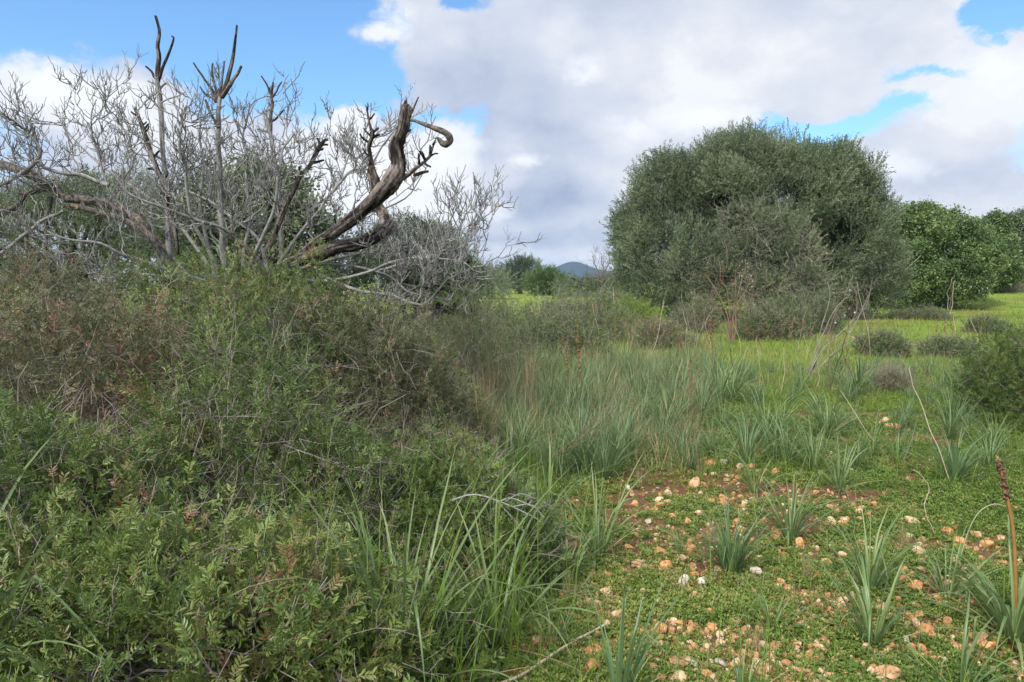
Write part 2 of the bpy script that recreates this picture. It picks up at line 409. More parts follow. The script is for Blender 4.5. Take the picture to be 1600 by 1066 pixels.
def interior_twigs(geo, rng, n, c, r, h, rad=(.004, .0015), seed=0, sides=3, reach=1.0, pn=6, wob=.16):
    c = np.asarray(c, float); rr = np.array([r[0], r[1], h])
    d = rnd_dir(n, rng); d[:, 2] = np.abs(d[:, 2]); d = nrm(d)
    a = c+np.column_stack([rng.uniform(-.35, .35, n)*r[0], rng.uniform(-.35, .35, n)*r[1], rng.uniform(0, .35, n)*h])
    b = c+d*rr*rng.uniform(.75, 1.03, (n, 1))*reach
    t = np.linspace(0, 1, pn)
    path = a[:, None]*(1-t)[None, :, None]+b[:, None]*t[None, :, None]
    ln = np.linalg.norm(b-a, axis=1)
    w = np.cumsum(rng.normal(size=(n, pn, 3)), axis=1); w -= w[:, :1]
    path = path+w*(ln*wob/3)[:, None, None]
    path[:, :, 2] += (np.sin(t*PI)*.18)[None]*ln[:, None]
    path[:, :, 2] = np.maximum(path[:, :, 2], H(path[:, :, 0], path[:, :, 1])-.02)
    R = np.linspace(rad[0], rad[1], pn)[None]*rng.uniform(.6, 1.4, (n, 1))
    tubes(geo, path, R, sides, rng.uniform(0, 1, n))
def surface_twigs(geo, rng, p, nn, ln=(.12, .35), rad=(.0022, .0009), fork=3, sides=3, jit=1.0, up=.2):
    """forked bare twiglets lying in the outer layer"""
    K = len(p); pn = 5
    d = nrm(nn*.35+rng.normal(size=(K, 3))*jit+np.array([0, 0, up])); l = rng.uniform(ln[0], ln[1], K)
    def mk(o, d, l, r0, r1):
        w = np.cumsum(rng.normal(size=(len(o), pn, 3)), axis=1)*.13; w -= w[:, :1]
        t = np.linspace(0, 1, pn)
        path = o[:, None]+(d[:, None]*t[None, :, None]+w*.6*t[None, :, None])*l[:, None, None]
        tubes(geo, path, np.linspace(r0, r1, pn)[None]*np.ones((len(o), 1)), sides, rng.uniform(.2, 1, len(o)))
        return path
    pa = mk(p, d, l, rad[0], rad[1])
    for f in range(fork):
        i = rng.integers(1, pn-1, K); o = pa[np.arange(K), i]
        d2 = nrm(d+rng.normal(size=(K, 3))*.75)
        mk(o, d2, l*rng.uniform(.35, .75, K), rad[0]*.65, rad[1]*.7)

def shrub(name, label, cat, c, r, h, leafmat='lentisk', tpl=None, n=900, twigs=200, ftwigs=200, group=None, seed=1,
          lump=.22, inner=.35, up=.7, out=.7, jit=.55, sc=(.8, 1.2), tint=(.5, .13), tn=1.2, twigmat='twig', trad=(.005, .0015), flen=(.12, .35), zlow=-.1, frad=(.0022, .0009), smooth=False, multi=0):
    rng = np.random.default_rng(seed*101+11)
    x, y = c; z = float(H(x, y))
    root = empty(name, (x, y, z), label, cat, group)
    g = Geo(); p, nn, dp = dome_points(rng, n, (0, 0, 0), r, h, lump, 1.6, inner, zlow, seed)
    subs = [((0, 0, 0), r, h)]
    if multi:
        subs = [((rng.uniform(-.6, .6)*r[0], rng.uniform(-.6, .6)*r[1], 0), (r[0]*rng.uniform(.35, .6),)*2, h*rng.uniform(.5, 1.05)) for _ in range(multi)]
        p, nn, dp = [np.concatenate(a_) for a_ in zip(*[dome_points(rng, n//multi, q[0], q[1], q[2], lump, 1.6, .6, zlow, seed+k_) for k_, q in enumerate(subs)])]
    p[:, 2] = np.maximum(p[:, 2], .01)
    crown(g, tpl, rng, p, nn, up, out, jit, sc, tint, tn, seed)
    g.obj('foliage', M[leafmat], root)
    g = Geo()
    # twigs use local coordinates: shift H lookup is negligible here
    for q in subs: interior_twigs(g, rng, max(8, twigs//len(subs)), q[0], q[1], q[2], trad, seed)
    if ftwigs:
        for q in subs:
            p, nn, dp = dome_points(rng, max(8, ftwigs//len(subs)), q[0], q[1], q[2], lump, 1.6, .12, zlow, seed)
            surface_twigs(g, rng, p, nn, flen, frad, up=.7 if multi else .2)
    g.obj('twigs', M[twigmat], root)
    return root

# ---- the lentisk mass in the left half of the picture: overlapping shrubs
LG = 'lentisk shrubs grown together'
def lent(label, c, r, h, n, mat='lentisk', hi=False, seed=1, **k):
    return shrub('lentisk_shrub', label, 'shrub', c, r, h, mat, PIN_HI if hi else PIN_LO, n, group=LG, seed=seed, **k)
lent('bright green low lentisk filling the lower left corner of the photo', (-1.18, 2.45), (.88, .78), .70, 1500, hi=True, seed=2, twigs=160, ftwigs=260, tint=(.50, .13), lump=.36)
lent('low dark green lentisk edge behind the strap leaves at the bottom centre', (-.66, 2.72), (.42, .50), .34, 600, hi=True, seed=3, twigs=120, ftwigs=130, tint=(.42, .12))
lent('lentisk spreading onto the stony ground beside the bottom grass clump', (-.42, 3.85), (.62, .55), .50, 900, hi=True, seed=4, twigs=200, ftwigs=330, tint=(.46, .13))
lent('green lentisk with bare tangled twigs at the left edge, lower one', (-2.05, 2.95), (.80, .70), .95, 1000, hi=True, seed=5, twigs=200, ftwigs=450, tint=(.48, .15))
lent('lentisk with a dark twiggy hollow in the middle of the left mass', (-1.35, 3.75), (.92, .70), 1.03, 1700, seed=6, twigs=300, ftwigs=700, tint=(.46, .17), lump=.6)
lent('lentisk with reddish new growth at the left edge below the dead branches', (-2.55, 4.15), (.95, .85), 1.43, 1700, 'lentisk_dull', seed=7, twigs=260, ftwigs=600, tint=(.62, .18), lump=.3)
lent('tall lentisk hiding the foot of the dead tree', (-1.95, 5.35), (1.10, .9), 1.70, 2200, 'lentisk', seed=8, twigs=240, ftwigs=520, tint=(.50, .17), lump=.3)
lent('dull brownish lentisk on the right shoulder of the left mass', (-1.12, 5.3), (.78, .8), 1.42, 1800, 'lentisk_dull', seed=9, twigs=240, ftwigs=600, tint=(.50, .16), lump=.3)
lent('tall lentisk at the far left behind the reddish shoots', (-3.75, 5.6), (1.2, 1.0), 1.70, 1800, 'lentisk_dull', seed=10, twigs=200, ftwigs=450, tint=(.5, .16), lump=.3)
lent('low green lentisk between the left mass and the blue-green asphodels', (-.55, 4.75), (.50, .50), .50, 800, seed=11, twigs=180, ftwigs=420, tint=(.46, .13))
lent('brown twiggy lentisk sloping down towards the dry grass', (-1.10, 6.5), (.90, .8), 1.05, 1400, 'lentisk', seed=12, twigs=200, ftwigs=450, tint=(.42, .15), lump=.3)

def leafy(name, label, cat, c, r, h, mat, tpl, n, seed, group=None, **k):
    return shrub(name, label, cat, c, r, h, mat, tpl, n, group=group, seed=seed, **k)
# shrubs behind the mass, left of the gap
SG = 'grey-green scrub bushes'
leafy('scrub_bush', 'dark grey-green bush under the drooping dead branch tips', 'bush', (-1.05, 8.6), (1.05, 1.0), 1.50, 'scrub', SMALL, 3800, 21, SG, multi=6, twigs=160, ftwigs=260, tint=(.56, .16), lump=.4)
leafy('scrub_bush', 'grey-green bush right of the drooping dead branch tips', 'bush', (-.45, 10.8), (.95, .9), 1.36, 'scrub', SMALL, 3300, 22, SG, multi=6, twigs=140, ftwigs=220, tint=(.58, .16), lump=.4)
leafy('scrub_bush', 'twiggy grey bush in the gap behind the blue-green asphodels', 'bush', (.7, 15.5), (1.4, 1.2), .95, 'scrub', SMALLBIG, 1800, 23, SG, multi=6, twigs=160, ftwigs=250, tint=(.45, .16), lump=.45, frad=(.004, .002), flen=(.3, .6))
leafy('scrub_bush', 'low pale bush at the foot of the view towards the hill', 'bush', (2.1, 20), (1.9, 1.4), 1.05, 'scrub', SMALLBIG, 1800, 24, SG, multi=6, twigs=100, ftwigs=150, tint=(.5, .16), lump=.4, frad=(.005, .0025), flen=(.3, .6))
leafy('scrub_bush', 'yellow-green bush touching the left foot of the big wild olive', 'bush', (3.9, 24.5), (1.1, .9), .95, 'meadow', SMALLBIG, 1200, 25, SG, multi=6, twigs=80, ftwigs=60, tint=(.45, .2), frad=(.006, .003))
leafy('scrub_bush', 'grey scrub bush straight below the blue hill', 'bush', (2.6, 27), (2.6, 1.6), 1.15, 'scrub', SMALLBIG, 2200, 26, SG, multi=6, twigs=80, ftwigs=120, tint=(.42, .16), lump=.4, frad=(.006, .003), flen=(.3, .7))
leafy('scrub_bush', 'dark scrub bush left of the view towards the hill', 'bush', (-1.4, 19), (2.4, 1.4), 1.55, 'scrub', SMALLBIG, 2600, 27, SG, multi=6, twigs=80, ftwigs=120, tint=(.32, .15), lump=.4, frad=(.006, .003), flen=(.3, .7))
leafy('scrub_bush', 'grey-green scrub seen under the drooping branches, left of the dark bush', 'bush', (-2.3, 8.3), (1.2, .8), 1.62, 'scrub', SMALL, 4200, 28, SG, multi=6, twigs=160, ftwigs=300, tint=(.42, .16), lump=.4)
leafy('scrub_bush', 'scrub hidden mostly behind the foot of the dead tree', 'bush', (-4.6, 8.0), (1.6, .8), 1.66, 'scrub', SMALL, 4000, 29, SG, multi=6, twigs=160, ftwigs=300, tint=(.38, .16), lump=.4)
leafy('scrub_bush', 'olive-green scrub between the dark bush and the rounded green bush tree', 'bush', (-2.0, 12.2), (1.5, 1.0), 1.45, 'scrub', SMALL, 3800, 30, SG, multi=6, twigs=120, ftwigs=200, tint=(.45, .16), lump=.4)
# right-hand lentisk at the frame edge
shrub('lentisk_shrub', 'dense dark lentisk at the right edge beyond the stony ground', 'shrub', (6.0, 8.2), (.85, .85), .92, 'lentisk', PIN_LO, 2600, group=LG, seed=31, twigs=160, ftwigs=200, tint=(.42, .15), lump=.35)
# brown and grey low shrubs standing in the meadow
MG = 'low shrubs in the meadow'
for i, (u, v, w, hh, mat, lab, tn_) in enumerate([
    (1392, 560, .5, .4, 'scrub', 'brown-grey twiggy shrub in the meadow right of the bare leaning stems', .55),
    (1400, 615, .36, .24, 'scrub', 'low grey dead-looking shrub in front of the brown-grey twiggy one', .7),
    (1190, 533, .85, .95, 'scrub', 'reddish-brown low shrub at the front foot of the big wild olive', .62),
    (1238, 531, .95, 1.25, 'scrub', 'grey-green low shrub at the front foot of the big wild olive', .45),
    (1275, 520, .80, 1.10, 'scrub', 'dark shrub right of the grey-green one under the big wild olive', .2),
    (1325, 500, .9, .6, 'scrub', 'dark low shrub in the grass at the right foot of the big wild olive', .15),
    (1100, 520, 1.0, 1.1, 'scrub', 'brown twiggy shrub at the left front foot of the big wild olive', .6),
    (1445, 500, 1.2, .4, 'scrub', 'low grey shrub in front of the right-hand carob', .55),
    (1550, 520, .7, .4, 'scrub', 'small green shrub in the meadow above the right-edge lentisk', .35),
    (1575, 476, 1.8, .9, 'scrub', 'rusty brown shrub on the grassy mound', .75),
    (1500, 560, .55, .2, 'scrub', 'small pale shrub left of the right-edge lentisk', .6),
    (1040, 548, .7, .6, 'scrub', 'brown shrub in the meadow behind the blue-green asphodels', .65)]):
    g_ = G(u, v); k = max(1, g_[1]/14)
    shrub('low_shrub', lab, 'shrub', (g_[0], g_[1]+.3), (w, w*.8), hh, mat, SMALL if g_[1] < 14 else SMALLBIG, 1000, group=MG, seed=60+i, lump=.45, multi=7,
          twigs=160, ftwigs=330, tint=(tn_, .2), frad=(.002*k, .001*k), trad=(.003*k, .0015*k), flen=(.15, .4), twigmat='twig')

# ---------------------------------------------------------------- trees
def satellites(lobes, rng, per=3, smin=.22, smax=.42, off=.92):
    out = list(lobes)
    for l in lobes:
        for _ in range(per):
            d = rnd_dir(1, rng)[0]; d[2] = abs(d[2])*.9+.05*rng.normal(); d = d/np.linalg.norm(d)
            s_ = rng.uniform(smin, smax); m_ = (l[3]*l[4]*l[5])**(1/3)
            out.append((l[0]+d[0]*l[3]*off, l[1]+d[1]*l[4]*off, l[2]+d[2]*l[5]*off, m_*s_, m_*s_, m_*s_*rng.uniform(.9, 1.4)))
    return out
def lobed_tree(name, label, c, lobes, mat, tpl, n, seed, trunk=None, up=.6, out=.9, jit=.45, sc=(.8, 1.2), tint=(.5, .1), tn=.35, group=None, carve=(), extra=None, limb_r=.10, lump=.28, sat=(3, .22, .42)):
    """lobes: (dx, dy, z, rx, ry, rz) ellipsoids relative to the base"""
    rng = np.random.default_rng(seed)
    x, y = c; root = empty(name, (x, y, float(H(x, y))), label, 'tree', group)
    lobes = satellites(lobes, rng, *sat)
    vol = np.array([(l[3]*l[5]+l[3]*l[4]+l[4]*l[5]) for l in lobes]); vol = vol/vol.sum()
    g = Geo()
    for i, l in enumerate(lobes):
        k = int(n*vol[i])
        p, nn, dp = dome_points(rng, k, l[:3], l[3:5], l[5], lump, 2.4, .55, 0, seed+i, full=True)
        ok = p[:, 2] > .15
        # drop the sprays buried inside other lobes
        for j, m in enumerate(lobes):
            if j == i: continue
            q = (p-np.array(m[:3]))/np.array(m[3:6]); ok &= (q**2).sum(1) > .20
        for cc, cr_ in carve: ok &= (((p-np.array(cc))**2).sum(1) > cr_**2)
        crown(g, tpl, rng, p[ok], nn[ok], up, out, jit, sc, (tint[0]+rng.uniform(-.16, .16), tint[1]), tn, seed)
    g.obj('crown', M[mat], root)
    if extra: extra(root, rng)
    # trunk and limbs
    g = Geo(); t0 = trunk or (0, 0, 0, .25)
    tp = smooth_path([[t0[0], t0[1], -.1], [t0[0]+.1, t0[1], .7], [t0[0]-.05, t0[1], 1.5]], 7)
    tubes(g, tp[None], np.linspace(t0[3]*1.25, t0[3]*.8, 7)[None], 9)
    g.obj('trunk', M['lichenwood'], root, True)
    g = Geo()
    ps = []
    for l in lobes[:26]:
        e = np.array(l[:3])+rng.normal(size=3)*.15
        mid = tp[-1]*.5+e*.5+rng.normal(size=3)*.2
        ps.append(smooth_path([tp[3+rng.integers(0, 4)], mid+rng.normal(size=3)*.3, e*.9+tp[-1]*.1], 10))
    tubes(g, np.array(ps), np.linspace(limb_r, .02, 10)[None]*np.ones((len(ps), 1)), 6)
    g.obj('limbs', M['darkwood'], root, True)
    return root

# big wild olive: base about 33 m out
oy = 33.0; ox = P(1195, 440, oy)[0]
def olx(u, v, y, ru, rv, ry):
    u = 1186+(u-1186)*.925; ru = ru*.93; rv = rv*.97
    q = P(u, 440-(440-v)*(.93 if v < 330 else 1), y); k = y/F
    return (q[0]-ox, y-oy, q[2], ru*k, ry, rv*k)
ol = [olx(*a) for a in [
    (1195, 330, 34, 150, 110, 4.0), (1060, 350, 33.5, 100, 95, 3.2), (1010, 400, 33, 60, 85, 2.5), (1030, 300, 33.5, 55, 50, 2.3),
    (1090, 275, 33, 60, 45, 2.3), (1140, 250, 33, 50, 42, 2.2), (1205, 258, 32.5, 62, 40, 2.5), (1270, 268, 33, 62, 42, 2.4), (1308, 268, 33, 36, 40, 2.0),
    (1320, 315, 33, 58, 60, 2.6), (1352, 360, 33.5, 36, 46, 2.2), (1338, 400, 32.5, 62, 75, 2.8), (1385, 425, 33, 36, 55, 2.0), (1310, 370, 31.5, 75, 70, 2.6),
    (1010, 450, 32, 52, 40, 2.0), (1080, 400, 31, 70, 60, 2.4), (1240, 310, 31.5, 70, 50, 2.3), (1130, 310, 31.3, 62, 45, 2.2), (1200, 380, 31, 95, 70, 2.5), (1270, 420, 31, 65, 55, 2.2),
    (1345, 455, 32.5, 60, 35, 2.0), (1080, 455, 31, 55, 36, 1.8), (985, 370, 33, 34, 34, 1.4), (1140, 222, 33, 24, 20, 1.0), (1345, 290, 33, 26, 30, 1.2), (970, 410, 33, 26, 40, 1.2)]]
front = [olx(*a) for a in [
    (1160, 350, 29.3, 42, 28, 1.5), (1215, 368, 29.0, 36, 30, 1.4), (1185, 405, 28.6, 52, 30, 1.5), (1240, 400, 28.5, 45, 34, 1.3), (1130, 440, 28.4, 48, 30, 1.2),
    (1060, 425, 29, 40, 34, 1.2), (1190, 455, 28, 46, 24, 1.2), (1262, 448, 27.8, 42, 30, 1.1), (1230, 480, 27.6, 46, 20, 1.0), (1105, 400, 29.2, 32, 22, 1.0)]]
def ol_front(root, rng):
    g = Geo()
    for i, l in enumerate(front):
        p, nn, dp = dome_points(rng, 520, l[:3], l[3:5], l[5], .3, 2, .35, 0, 300+i, full=True)
        crown(g, THIN, rng, p, nn, .35, 1.0, .6, (.8, 1.3), (.42+rng.uniform(-.15, .2), .14), .8, 300)
    o = g.obj('lower_boughs', M['olive_grey'], root); o['label'] = 'paler grey-brown boughs hanging at the front'
    g = Geo()
    for i, l in enumerate(front):
        p, nn, dp = dome_points(rng, 60, l[:3], l[3:5], l[5], .3, 2, .35, 0, 300+i, full=True)
        surface_twigs(g, rng, p, nn, (.4, .9), (.012, .006))
    g.obj('bare_twigs', M['twig'], root)
lobed_tree('wild_olive_tree', 'big domed wild olive standing alone right of the gap', (ox, oy), ol, 'olive', THIN, 56000, 5, up=.75, carve=[(olx(1112, 352, 29.8, 1, 1, 1)[:3], 1.35), (olx(1292, 395, 29.4, 1, 1, 1)[:3], 1.5), (olx(1040, 395, 30.6, 1, 1, 1)[:3], .9), (olx(1235, 300, 29.6, 1, 1, 1)[:3], .8), (olx(1345, 350, 30.5, 1, 1, 1)[:3], .9)], extra=ol_front, tint=(.45, .13), sc=(.9, 1.7), tn=.3)

# carobs on the right
cy = 43.0; cx = P(1470, 440, cy)[0]
def rel(u, v, y, ru, rv, ry, bx, by):
    q = P(u, v, y); k = y/F; return (q[0]-bx, y-by, q[2], ru*k, ry, rv*k)
cl = [rel(*a, cx, cy) for a in [(1440, 400, 43, 50, 60, 2.4), (1445, 355, 43, 36, 26, 1.6), (1492, 405, 42.5, 50, 55, 2.4), (1483, 358, 43, 28, 20, 1.4), (1527, 400, 43, 25, 32, 1.5), (1430, 445, 42, 45, 36, 2.0), (1482, 452, 42, 42, 30, 2.0), (1518, 435, 42, 26, 30, 1.5), (1425, 333, 43, 12, 10, .6), (1448, 327, 43, 9, 7, .5), (1465, 336, 43, 10, 9, .6), (1488, 338, 43, 9, 8, .5), (1507, 352, 43, 9, 7, .5), (1545, 385, 43, 9, 16, .7), (1400, 345, 43, 10, 8, .6), (1535, 372, 43, 9, 6, .5)]]
lobed_tree('carob_tree', 'fresh green broad-leaved carob right of the big wild olive', (cx, cy), cl, 'carob', BROADBIG, 9000, 6, tint=(.66, .16), up=.3, jit=.6, sc=(.55, 1.1), tn=.6, lump=.42, sat=(9, .10, .30, 1.06))
cy2 = 56.0; cx2 = P(1590, 440, cy2)[0]
cl2 = [rel(*a, cx2, cy2) for a in [(1545, 420, 55, 26, 40, 2.0), (1560, 395, 56, 30, 42, 2.4), (1590, 440, 54, 40, 24, 2), (1548, 452, 53, 24, 20, 1.6), (1600, 390, 56, 40, 48, 2.6), (1650, 395, 56, 40, 48, 2.6), (1575, 355, 56, 26, 16, 1.6), (1615, 350, 56, 24, 14, 1.4), (1625, 430, 55, 50, 22, 2), (1570, 425, 57, 20, 20, 2), (1553, 350, 56, 12, 8, 1)]]
lobed_tree('carob_tree', 'darker carob behind the grassy mound at the right edge', (cx2, cy2), cl2, 'dark_tree', BROADBIG, 6500, 7, tint=(.6, .14), up=.3, jit=.6, sc=(.6, 1.2), tn=.6, lump=.42, sat=(9, .10, .30, 1.06))
cy3 = 50.0; cx3 = P(1548, 440, cy3)[0]
cl3 = [rel(*a, cx3, cy3) for a in [(1545, 430, 50, 22, 42, 1.6), (1530, 400, 50, 18, 26, 1.2), (1560, 405, 50, 20, 34, 1.4), (1552, 372, 50, 13, 14, .9), (1535, 450, 49, 24, 22, 1.4), (1568, 445, 49, 22, 20, 1.4)]]
lobed_tree('carob_tree', 'loose green carob filling the gap between the two at the right', (cx3, cy3), cl3, 'carob', BROADBIG, 3800, 17, tint=(.5, .16), up=.3, jit=.7, sc=(.6, 1.2), tn=.6, lump=.45, sat=(8, .12, .32, 1.08))
# trees behind the dead one
by1 = 13.0; bx1 = P(430, 440, by1)[0]
b1 = [rel(*a, bx1, by1) for a in [(400, 330, 13, 90, 70, 1.0), (440, 300, 13, 50, 45, .8), (345, 350, 13, 60, 50, .9), (470, 370, 13, 60, 60, .9), (405, 275, 13, 34, 28, .5), (520, 420, 13, 60, 40, .8), (370, 420, 13, 90, 50, .9)]]
lobed_tree('carob_tree', 'bright green bushy carob showing through the dead twigs', (bx1, by1), b1, 'olive', BROAD, 3000, 8, tint=(.45, .15), up=.3, jit=.6, sc=(.7, 1.1), tn=1)
by2 = 15.0; bx2 = P(660, 440, by2)[0]
b2 = [rel(*a, bx2, by2) for a in [(655, 405, 15, 70, 48, 1.0), (690, 415, 15, 50, 42, .9), (610, 400, 15, 40, 44, .8), (650, 372, 15, 38, 22, .7), (730, 440, 15, 30, 26, .7), (640, 440, 14.5, 80, 30, .9)]]
lobed_tree('wild_olive_tree', 'rounded green bush tree behind the dark dead limb', (bx2, by2), b2, 'dark_tree', THIN, 4600, 9, tint=(.45, .14), sc=(.5, .8), up=.5, tn=.8)
by3 = 21.0; bx3 = P(120, 440, by3)[0]
b3 = [rel(*a, bx3, by3) for a in [(100, 370, 21, 110, 75, 1.8), (30, 380, 21, 90, 70, 1.8), (190, 360, 21, 70, 72, 1.5), (160, 310, 21, 50, 26, 1.2), (-60, 390, 21, 90, 70, 1.5), (250, 390, 21, 70, 55, 1.5), (95, 330, 21, 40, 30, 1.2)]]
lobed_tree('wild_olive_tree', 'dark grey-green wild olive behind the left dead branches', (bx3, by3), b3, 'olive', THIN, 11000, 10, tint=(.35, .13), up=.6, sc=(.7, 1.1), tn=.5)
b5y = 24.0; bx5 = P(290, 440, b5y)[0]
b5 = [rel(*a, bx5, b5y) for a in [(285, 385, 24, 60, 50, 1.5), (320, 360, 24, 50, 50, 1.5), (270, 350, 24, 34, 30, 1.2)]]
lobed_tree('wild_olive_tree', 'low dark wild olive between the two upright dead stems', (bx5, b5y), b5, 'olive', THIN, 3600, 12, tint=(.4, .13), up=.6, sc=(.7, 1.1), tn=.5)
# distant trees in the gap
DG = 'distant trees in the gap'
def dist_tree(label, y, lobes, mat, n, seed, sc=(1.5, 2.5), tpl=THINBIG, tint=(.45, .12)):
    bx = P(lobes[0][0], 440, y)[0]
    lobed_tree('distant_tree', label, (bx, y), [rel(a[0], a[1], y, a[2], a[3], a[2]*y/F, bx, y) for a in lobes], mat, tpl, n, seed, sc=sc, tint=tint, group=DG, tn=.3)
dist_tree('dark two-headed tree on the skyline left of the blue hill', 95, [(812, 432, 26, 22), (818, 418, 13, 12), (832, 420, 9, 11), (795, 438, 22, 16)], 'dark_tree', 1300, 41)
dist_tree('rounded green tree just left of the blue hill', 85, [(855, 441, 20, 16), (868, 446, 16, 12), (840, 445, 18, 11)], 'carob', 1300, 42, tint=(.45, .12))
dist_tree('low skyline tree left of the two-headed one', 70, [(765, 446, 34, 16), (735, 444, 26, 18)], 'olive', 900, 43)
dist_tree('low dark tree on the skyline below the blue hill', 75, [(905, 455, 34, 8), (940, 455, 28, 9), (965, 450, 24, 14)], 'olive', 900, 44)
dist_tree('low green tree at the skyline behind the grassy mound', 85, [(1555, 448, 34, 12), (1600, 446, 40, 14)], 'dark_tree', 700, 45)

# blue hill
def hill():
    g = Geo(); y0 = 2600.0; q = P(895, 409, y0)
    xs = np.linspace(-420, 620, 90); ys = np.linspace(-260, 420, 30)
    X, Y = np.meshgrid(xs, ys)
    prof = 34+ (q[2]-34+6)*np.exp(-((X/78)**2)/1.0)*1.0+12*np.exp(-(((X-170)/110)**2))+8*np.exp(-(((X+160)/90)**2))
    Z = prof*np.exp(-((Y/240)**2))-8+5*(fbm(xy3(X, Y, .02), 4, 4)-.5)
    n, m_ = X.shape
    V = np.stack([X+q[0], Y+y0, Z], -1).reshape(-1, 3)
    i = np.arange(n-1)[:, None]; j = np.arange(m_-1)[None]
    g.add(V, np.stack([i*m_+j, i*m_+j+1, (i+1)*m_+j+1, (i+1)*m_+j], -1).reshape(-1, 4))
    mt = leaf_mat('wooded_hill', [(0, (.02, .03, .03)), (.5, (.035, .05, .048)), (1, (.06, .07, .07))], 0, .9, .1, .03, 1.2)
    tag(g.obj('hill', mt, smooth=True), kind='structure')
hill()
# ---------------------------------------------------------------- the dead fig tree
TY = 7.4
def pxpath(pts, n, y=TY):
    """pts (u, v, halfwidth_px[, dy]) -> world path and radii"""
    a = np.array([[*P(p[0], p[1], y+(p[3] if len(p) > 3 else 0)), p[2]*y/F] for p in pts])
    s = smooth_path(a, n); return s[:, :3], np.maximum(s[:, 3], .002)
def wobble(path, amp, rng):
    n = len(path); m = max(4, min(n//2, 10)); w = smooth_path(rng.normal(size=(m, 3))*amp*1.3, n)
    return path+w*np.linspace(0, 1, n)[:, None]**.3
def sprout(path, lo, hi, n, rng, ln, ups=.5, outb=.0, side=None):
    """choose n attachment points on a path; returns origins, directions, lengths"""
    m = len(path); i = rng.uniform(lo, hi, n)*(m-1.01); a = i.astype(int); f = (i-a)[:, None]
    o = path[a]*(1-f)+path[a+1]*f; t = nrm(path[a+1]-path[a])
    q = rnd_dir(n, rng)*np.array([1.0, .75, 1.0]); q = nrm(q-(q*t).sum(1)[:, None]*t)
    d = nrm(q*.9+t*.55+np.array([0, 0, ups])*1.0+(np.array(side) if side is not None else 0))
    return o, d, ln*rng.uniform(.55, 1.25, n)
def twig_batch(geo, rng, o, d, l, r0, r1, curl=.45, pn=9, sides=4, tint=(.05, .95)):
    K = len(o); t = np.linspace(0, 1, pn)
    w = np.cumsum(rng.normal(size=(K, pn, 3)), axis=1)*.06; w -= w[:, :1]
    c = rng.uniform(.3, 1.6, K)*curl
    path = o[:, None]+(d[:, None]*t[None, :, None]+w*.9+np.array([0, 0, 1.0])*(c[:, None]*t[None]**2)[:, :, None])*l[:, None, None]
    tubes(geo, path, np.linspace(r0, r1, pn)[None]*rng.uniform(.75, 1.25, (K, 1)), sides, rng.uniform(*tint, K))
    return path
TLEN, TCURL = .80, .7
def twig_tree(geo, rng, path, n1, ln, lo=.15, hi=1.0, ups=.5, curl=.45, side=None, n2=4, n3=3, k=1.0):
    o, d, l = sprout(path, lo, hi, n1, rng, ln, ups, side=side)
    p1 = twig_batch(geo, rng, o, d, l*TLEN, .0062*k, .0036*k, curl*TCURL)
    def nextlv(paths, m, ln, r0, r1, cu):
        Kp = len(paths); O, D, Ln = [], [], []
        for q in range(m):
            i = rng.integers(2, paths.shape[1]-1, Kp); a = paths[np.arange(Kp), i]; t = nrm(paths[np.arange(Kp), i+1]-paths[np.arange(Kp), i-1])
            r = rnd_dir(Kp, rng); r = nrm(r-(r*t).sum(1)[:, None]*t)
            O.append(a); D.append(nrm(t*.75+r*.85+np.array([0, 0, .25]))); Ln.append(ln*rng.uniform(.4, 1.3, Kp))
        return twig_batch(geo, rng, np.concatenate(O), np.concatenate(D), np.concatenate(Ln), r0, r1, cu, 7, 4)
    p2 = nextlv(p1, n2, ln*.45*TLEN, .0048*k, .0029*k, curl*TCURL)
    if n3: nextlv(p2, n3, ln*.21*TLEN, .0036*k, .0023*k, curl*.6)
tb = P(440, 425, TY)
root = empty('dead_fig_tree', (float(tb[0]), TY, float(H(tb[0], TY))), 'leafless dead tree with silvery twigs and a dark broken limb', 'tree')
def child(g, name, mat, par, label=None, smooth=True):
    o = g.obj(name, mat, par, smooth); o.matrix_parent_inverse = (root.matrix_world if par == root else par.matrix_world).inverted() if False else o.matrix_parent_inverse
    if label: o['label'] = label
    return o
OFF = np.array([tb[0], TY, float(H(tb[0], TY))])
rngT = np.random.default_rng(77)
